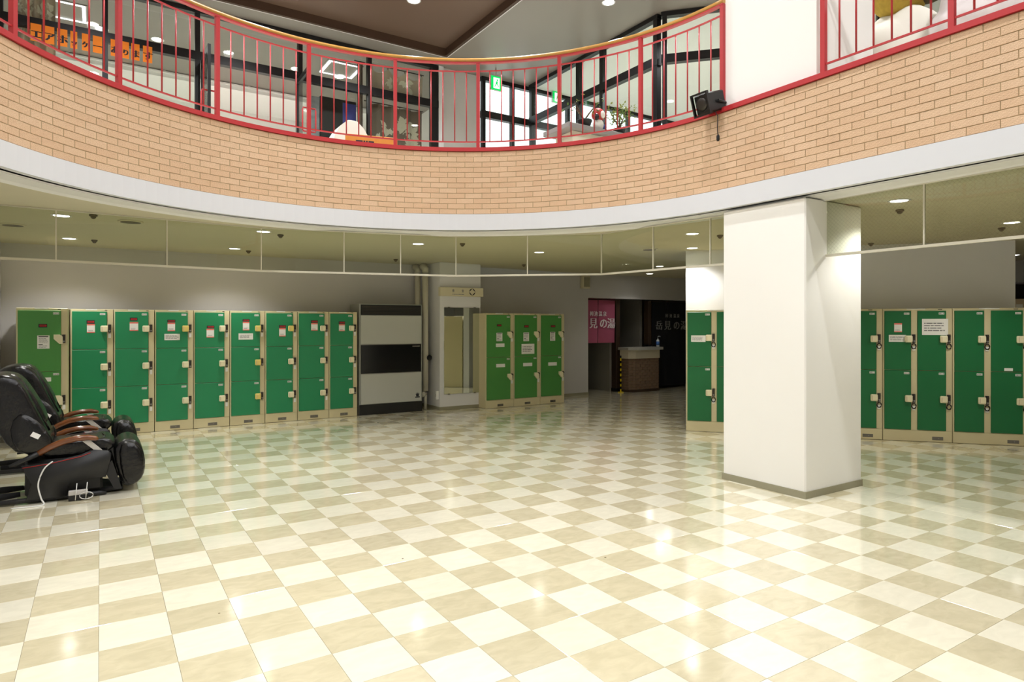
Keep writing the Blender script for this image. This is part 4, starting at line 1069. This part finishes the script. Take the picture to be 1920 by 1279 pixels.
# draped cloth and wooden box near the railing
q0 = Vector(at_z(690, 262, 3.95) + (0,)); 
def at_depth(px, py, Y): return Vector(((px - CX) * Y / F, Y, z_at(py, Y)))
c0 = at_depth(655, 260, 8.7)
dc = empty('draped_stall', (c0.x, c0.y, Z_UP + .004), TH, 'small rack draped with a cream cloth behind the railing', 'rack')
zt = at_depth(655, 231, 8.7).z - Z_UP
mb = MB(); loft(mb, [[(-.27 * k, -.18 * k2, z), (.24 * k, -.18 * k2, z), (.24 * k, .18 * k2, z), (-.27 * k, .18 * k2, z)] for k, k2, z in ((1.05, 1.1, .02), (.95, 1, zt - .25), (.62, .9, zt - .10), (.25, .8, zt - .01), (.08, .7, zt))], smooth=False)
mb.build('cloth', 'cloth_white', dc)
for x in (-.2, .18): MB().tube([(x, -.12, 0), (x * .2, -.12, zt - .03)], .012, 6).build('pole', 'steel', dc)
c1 = at_depth(697, 268, 8.35)
wb_ = empty('wooden_sign_board', (c1.x, c1.y, Z_UP + .004), TH - .25, 'orange wooden board with dark writing leaning behind the railing', 'sign board')
zt = at_depth(697, 255, 8.35).z - Z_UP
MB().bbox(-.33, .33, 0, .035, zt - .22, zt, .004).build('board', 'orange_wood', wb_)
for x in (-.28, .28): MB().box(x - .02, x + .02, .036, .066, 0, zt - .03).build('leg', 'dark_wood', wb_)
t_ = MB(); lines(t_, -.2, .1, zt - .12, zt - .06, -.001, 1, 0, random.Random(2), .6); tag(t_.build('lettering', 'ink', wb_), kind='stuff')
# table with potted plants
def p_at(px, py, Y): v = at_depth(px, py, Y); return v
TB = p_at(1092, 245, 9.3); tz = p_at(1092, 249, 9.3).z
tbl = empty('display_table', (TB.x, TB.y, Z_UP + .004), TH, 'grey topped display table with potted plants behind the railing', 'table')
hz_ = tz - Z_UP
MB().bbox(-.48, .62, -.30, .30, hz_ - .07, hz_, .006).build('table_top', 'table_grey', tbl)
MB().bbox(-.33, .50, -.2, .2, .3, hz_ - .072, .006).build('cabinet', 'counter_cream', tbl)
for x in (-.29, .46):
    for y in (-.17, .17): MB().box(x - .025, x + .025, y - .025, y + .025, 0, .3).build('leg', 'dark_wood', tbl)
def TL(x, y, z=0): return Matrix.Translation((TB.x, TB.y, tz + .005 + z)) @ Matrix.Rotation(TH, 4, 'Z') @ Vector((x, y, 0))
def plant(loc, pot_r, pot_h, spread, height, n_leaf, label, seed, mtl='leaf_green'):
    pl = empty('potted_plant', loc, 0, label, 'plant'); rg = random.Random(seed)
    MB().lathe([(pot_r * .72, 0), (pot_r * .95, pot_h * .8), (pot_r, pot_h * .82), (pot_r, pot_h)], seg=18).build('pot', 'pot_black', pl)
    MB().lathe([(pot_r * .9, pot_h), (pot_r * .9, pot_h + .004)], seg=18).build('soil', 'soil', pl)
    tips = []
    st = MB()
    for k in range(6):
        q = rg.uniform(0, 6.28); d = rg.uniform(.35, 1) * spread; z = pot_h + height * rg.uniform(.5, 1)
        tip = Vector((d * math.cos(q), d * math.sin(q), z)); tips.append(tip)
        st.tube([(0, 0, pot_h), tip * .4 + Vector((0, 0, pot_h * .5 + .02)), tip], [.012, .007, .003], 5)
    tag(st.build('stems', 'bark', pl), kind='stuff')
    lf = MB()
    for k in range(n_leaf):
        t = rg.choice(tips); c_ = t * rg.uniform(.6, 1.05) + Vector((rg.gauss(0, .05), rg.gauss(0, .05), rg.gauss(.02, .04))) * (spread / .2)
        d = Vector((rg.uniform(-1, 1), rg.uniform(-1, 1), rg.uniform(-.4, .8))).normalized(); w_ = d.cross(Vector((.2, .3, .9))).normalized(); ln = rg.uniform(.035, .06)
        a, b = c_, c_ + d * ln; m = (a + b) / 2 + d.cross(w_) * .006
        lf.add([a, m + w_ * ln * .28, b, m - w_ * ln * .28], [(0, 1, 2), (0, 2, 3)], rg.randrange(2))
    tag(lf.build('foliage', [mtl, 'leaf_light'], pl), kind='stuff')
plant(TL(-.12, -.19), .11, .10, .26, .24, 26, 'sparse bonsai with bare twigs in a wide black pot on the display table', 5)
plant(TL(.53, -.2), .10, .08, .22, .36, 240, 'bushy green plant with many small leaves on the display table', 8)
dl = empty('doll_figure', TL(.16, -.16, .01), TH + .4, 'small red and white doll figure beside the bushy plant', 'figurine')
MB().ellipsoid((0, 0, .08), (.09, .08, .085), 14, 8).build('body', 'doll_white', dl); MB().ellipsoid((0, 0, .225), (.105, .095, .095), 16, 9).build('head', 'doll_red', dl)
MB().ellipsoid((-.01, -.075, .215), (.055, .03, .055), 12, 7).build('face', 'doll_white', dl); MB().ellipsoid((.07, -.06, .05), (.045, .035, .045), 10, 6).build('sash', 'doll_blue', dl); MB().ellipsoid((-.095, -.02, .17), (.035, .04, .05), 10, 6).build('ear_tassel', 'pot_black', dl)
# exit signs
for px, y0, y1, Y, lab in ((931, 143, 169, 12.0, 'green and white running-man exit sign hanging before the bright windows'), (1045, 172, 193, 13.2, 'green and white exit sign hanging inside the glazed lobby')):
    a, b = at_depth(px, y1, Y), at_depth(px, y0, Y)
    ex = empty('exit_sign', (a.x, a.y, a.z), TH, lab, 'exit sign'); w = .23; hh = b.z - a.z
    MB().bbox(-w / 2, w / 2, .004, .05, 0, hh, .004).build('housing', 'silver_plastic', ex)
    MB().box(-w / 2, w / 2, 0, .004, 0, hh).build('face', 'exit_green', ex)
    k = MB(); k.box(-w * .28, w * .28, -.002, 0, hh * .12, hh * .88); k.build('pictogram_panel', 'exit_white', ex)
    m_ = MB(); m_.ellipsoid((.015, -.003, hh * .72), (.018, .002, .018), 8, 5); m_.prism_y([(-.02, hh * .42), (.02, hh * .42), (.025, hh * .64), (-.01, hh * .64)], -.004, -.002); m_.prism_y([(-.02, hh * .42), (0, hh * .42), (-.035, hh * .2), (-.05, hh * .22)], -.004, -.002); m_.prism_y([(0, hh * .42), (.02, hh * .42), (.05, hh * .3), (.04, hh * .24)], -.004, -.002)
    tag(m_.build('pictogram', 'exit_green', ex), kind='stuff')
    MB().tube([(0, .027, hh), (0, .027, Z_ROOF - a.z - .003)], .01, 6).build('hanger', 'silver_plastic', ex)
# square tube lights and rails in the storefront room
for px, py in ((115, 19), (639, 131)):
    X, Y = at_z(px, py, Z_ROOF - .02)
    o = empty('square_ceiling_light', (X, Y, Z_ROOF - .03), TH, 'square ceiling light of four white tubes ' + ('near the bunched curtain' if px < 300 else 'above the black display panel'), 'ceiling light')
    MB().box(-.33, .33, -.33, .33, .018, .029).build('base', 'ceiling_up', o)
    for a, b, c_, d_ in ((-.31, .31, -.31, -.297), (-.31, .31, .297, .31), (-.31, -.265, -.295, .295), (.265, .31, -.295, .295)): MB().box(a, b, c_, d_, 0, .018).build('tube', 'tube_light', o)
for n in (12.5, 12.62, 13.72):
    o = empty('ceiling_rail', P(-2.3, n, Z_ROOF - .045), TH, 'long white ceiling rail in the storefront room ' + {12.5: 'behind the transom', 12.62: 'beside the first rail', 13.72: 'at the edge of the soffit'}[n], 'rail')
    MB().box(0, 8.3, 0, .04, 0, .03).build('track', 'room_white', o)
    for k in range(6): MB().box(.3 + k * 1.5, .34 + k * 1.5, .01, .03, .03, .044).build('hanger', 'room_white', o)
# spotlight on the balcony edge
q = path(.10, -.10); sp = at_depth(1331, 193, P(q[0], q[1]).y)
sl = empty('stage_spotlight', sp, 0, 'black stage spotlight clamped to the balcony edge at the pillar, cord hanging down', 'spotlight')
fw = Vector((-.80, -.52, -.30)).normalized(); lf_ = Vector((0, 0, 1)).cross(fw).normalized(); up_ = fw.cross(lf_)
TT = Matrix((fw, lf_, up_)).transposed().to_4x4()        # local x = beam direction
MB().bbox(-.13, .12, -.085, .085, -.095, .095, .012, M=TT).build('housing', 'black', sl)
fr_ = MB()
for a, b, c_, d_ in ((-.10, .10, .095, .11), (-.10, .10, -.11, -.095), (-.10, -.085, -.095, .095), (.085, .10, -.095, .095)): fr_.box(.12, .15, a, b, c_, d_, M=TT)
fr_.build('filter_frame', 'black', sl)
MB().lathe([(.068, 0), (.062, .01), (.045, .018), (.015, .022)], seg=20, M=TT @ Matrix.Translation((.118, 0, 0)) @ Matrix.Rotation(math.pi / 2, 4, 'Y')).build('lens', 'steel_dark', sl)
MB().tube([TT @ Vector(p) for p in ((0, -.10, 0), (-.06, -.10, -.02), (-.17, -.07, -.04), (-.19, 0, -.045), (-.17, .07, -.04), (-.06, .10, -.02), (0, .10, 0))], .012, 6).build('yoke', 'black', sl)
MB().bbox(-.22, -.18, -.03, .03, -.10, -.01, .005, M=TT).build('clamp', 'steel_dark', sl)
MB().tube([(.03, -.06, -.10), (.05, -.09, -.16), (.045, -.095, -.26), (.05, -.095, -.36)], .005, 6).build('cord', 'cable_black', sl)
MB().lathe([(.012, -.40), (.016, -.39), (.016, -.355), (.008, -.34)], c=(.05, -.095, 0), seg=10).build('plug', 'rubber', sl)
# wrapped plush figure behind the straight railing
def up_at(px, py, Y): return at_depth(px, py, Y)
b0 = up_at(1690, 70, 6.3)
fig = empty('plush_figure', (b0.x, b0.y, Z_UP + .004), TH - .4, 'large yellow and brown plush figure standing in a white sheet behind the railing', 'plush toy')
lump = lambda d: 1 + .05 * math.sin(7 * d.x + 3 * d.z) + .04 * math.sin(9 * d.y)
MB().ellipsoid((.06, 0, .46), (.56, .42, .56), 26, 14, fn=lump).build('sheet', 'cloth_white', fig)
MB().ellipsoid((-.04, -.02, 1.46), (.36, .30, .54), 24, 14).build('body', 'plush_yellow', fig)
MB().ellipsoid((.12, -.16, 1.26), (.26, .22, .22), 20, 12).build('belly_patch', 'plush_brown', fig)
MB().ellipsoid((-.05, 0, 2.12), (.30, .27, .27), 20, 12).build('head', 'plush_yellow', fig)
for sgn in (-1, 1): MB().ellipsoid((-.05 + sgn * .22, 0, 2.36), (.09, .05, .09), 12, 8).build('ear', 'plush_brown', fig)
b1 = up_at(1880, 60, 5.6)
bd = empty('bundled_quilt', (b1.x, b1.y, Z_UP + .004), TH - .4, 'pale floral quilt bundle heaped against the straight railing', 'quilt')
MB().ellipsoid((0, 0, .50), (.62, .36, .50), 26, 14, fn=lambda d: 1 + .07 * math.sin(8 * d.x + 2 * d.y) + .05 * math.sin(11 * d.z)).build('quilt', 'floral_cloth', bd)
MB().ellipsoid((.1, .02, 1.1), (.5, .3, .28), 22, 10, fn=lambda d: 1 + .06 * math.sin(9 * d.x)).build('folded_quilt', 'cloth_white', bd)
# ================================================================ LAMPS
def downlight(name, X, Y, z, r, power, label, group, mtl, cone=140, blend=.6, tint=(.985, .99, 1.0)):
    d = empty(name, (X, Y, z), 0, label, 'downlight', group)
    MB().lathe([(r, -.002), (r + .018, -.008), (r + .022, -.003), (r + .022, 0)], seg=24).build('trim_ring', 'wall_white', d)
    MB().lathe([(0.001, -.0035), (r, -.0035), (r, -.001)], seg=24, smooth=False).build('lens', mtl, d)
    if power:
        l = bpy.data.lights.new('lamp', 'SPOT'); l.energy = power; l.spot_size = math.radians(cone); l.spot_blend = blend; l.shadow_soft_size = r
        l.color = tint
        o = bpy.data.objects.new('lamp', l); COL.objects.link(o); o.parent = d; o.location = (0, 0, -.02)
    return d
for s in (-.1, 1.95, 4.0):
    for n in (9.04, 6.6, 4.1, 1.6, -1.2):
        p = P(s, n)
        downlight('downlight', p.x, p.y, 6.429, .085, POWER_UP, 'recessed downlight in the dark brown coffered ceiling', 'downlights of the brown ceiling', 'lamp_up')
for X, Y in ((1.43, 9.57), tuple(P(6.34, 4.6))[:2], tuple(P(6.34, 1.8))[:2], tuple(P(9.0, 1.5))[:2]):
    downlight('downlight', X, Y, Z_ROOF - .001, .08, POWER_GREY, 'recessed downlight in the grey upper ceiling over the balcony', 'downlights of the grey ceiling', 'lamp_up')
for px, py in ((1275, 78), (1258, 180), (1149, 148), (1330, 50), (1361, 118)):
    X, Y = at_z(px, py, Z_ROOF)
    downlight('downlight', X, Y, Z_ROOF - .001, .08, POWER_ROOM, 'recessed downlight of the glazed entrance lobby upstairs', 'downlights of the lobby', 'lamp_up')
for px, py in ((190, 54), (295, 74), (555, 129), (636, 144)):
    X, Y = at_z(px, py, Z_ROOF)
    downlight('downlight', X, Y, Z_ROOF - .001, .08, POWER_ROOM, 'recessed downlight in the room behind the black storefront upstairs', 'downlights of the storefront room', 'lamp_up')
LOW = [(115, 404, 1.1, 'in front of the left locker row'), (130, 447, 1.3, 'close above the left locker row'), (494, 434, 1.0, 'in front of the left locker row'), (440, 466, 1.2, 'close above the left locker row'),
       (784, 457, .3, 'in front of the tall heater'), (1011, 473, .3, 'in front of the light green locker trio'), (1298, 438, 1.1, 'beside the partition end'), (1298, 465, 1.2, 'beside the partition end'),
       (1686, 376, 1.2, 'above the right-hand lockers'), (1897, 417, 1.2, 'above the right-hand lockers'), (1237, 499, .15, 'before the bath entrance'), (1252, 502.5, .15, 'before the bath entrance'), (1218, 513, .35, 'before the bath entrance')]
for px, py, k, where in LOW:
    X, Y = at_z(px, py, Z_CEIL)
    downlight('downlight', X, Y, Z_CEIL - .001, .07, POWER_LOW * k, 'round white downlight in the low ceiling ' + where, 'downlights of the low ceiling ' + where, 'lamp_low', cone=130, tint=(1.0, .975, .93))
X, Y = at_z(1901, 478, Z_CEIL)
downlight('downlight', X, Y, Z_CEIL - .001, .07, POWER_LOW * .4, 'round white downlight beyond the partition above the shop shelf', None, 'lamp_low', cone=130, tint=(1.0, .975, .93))
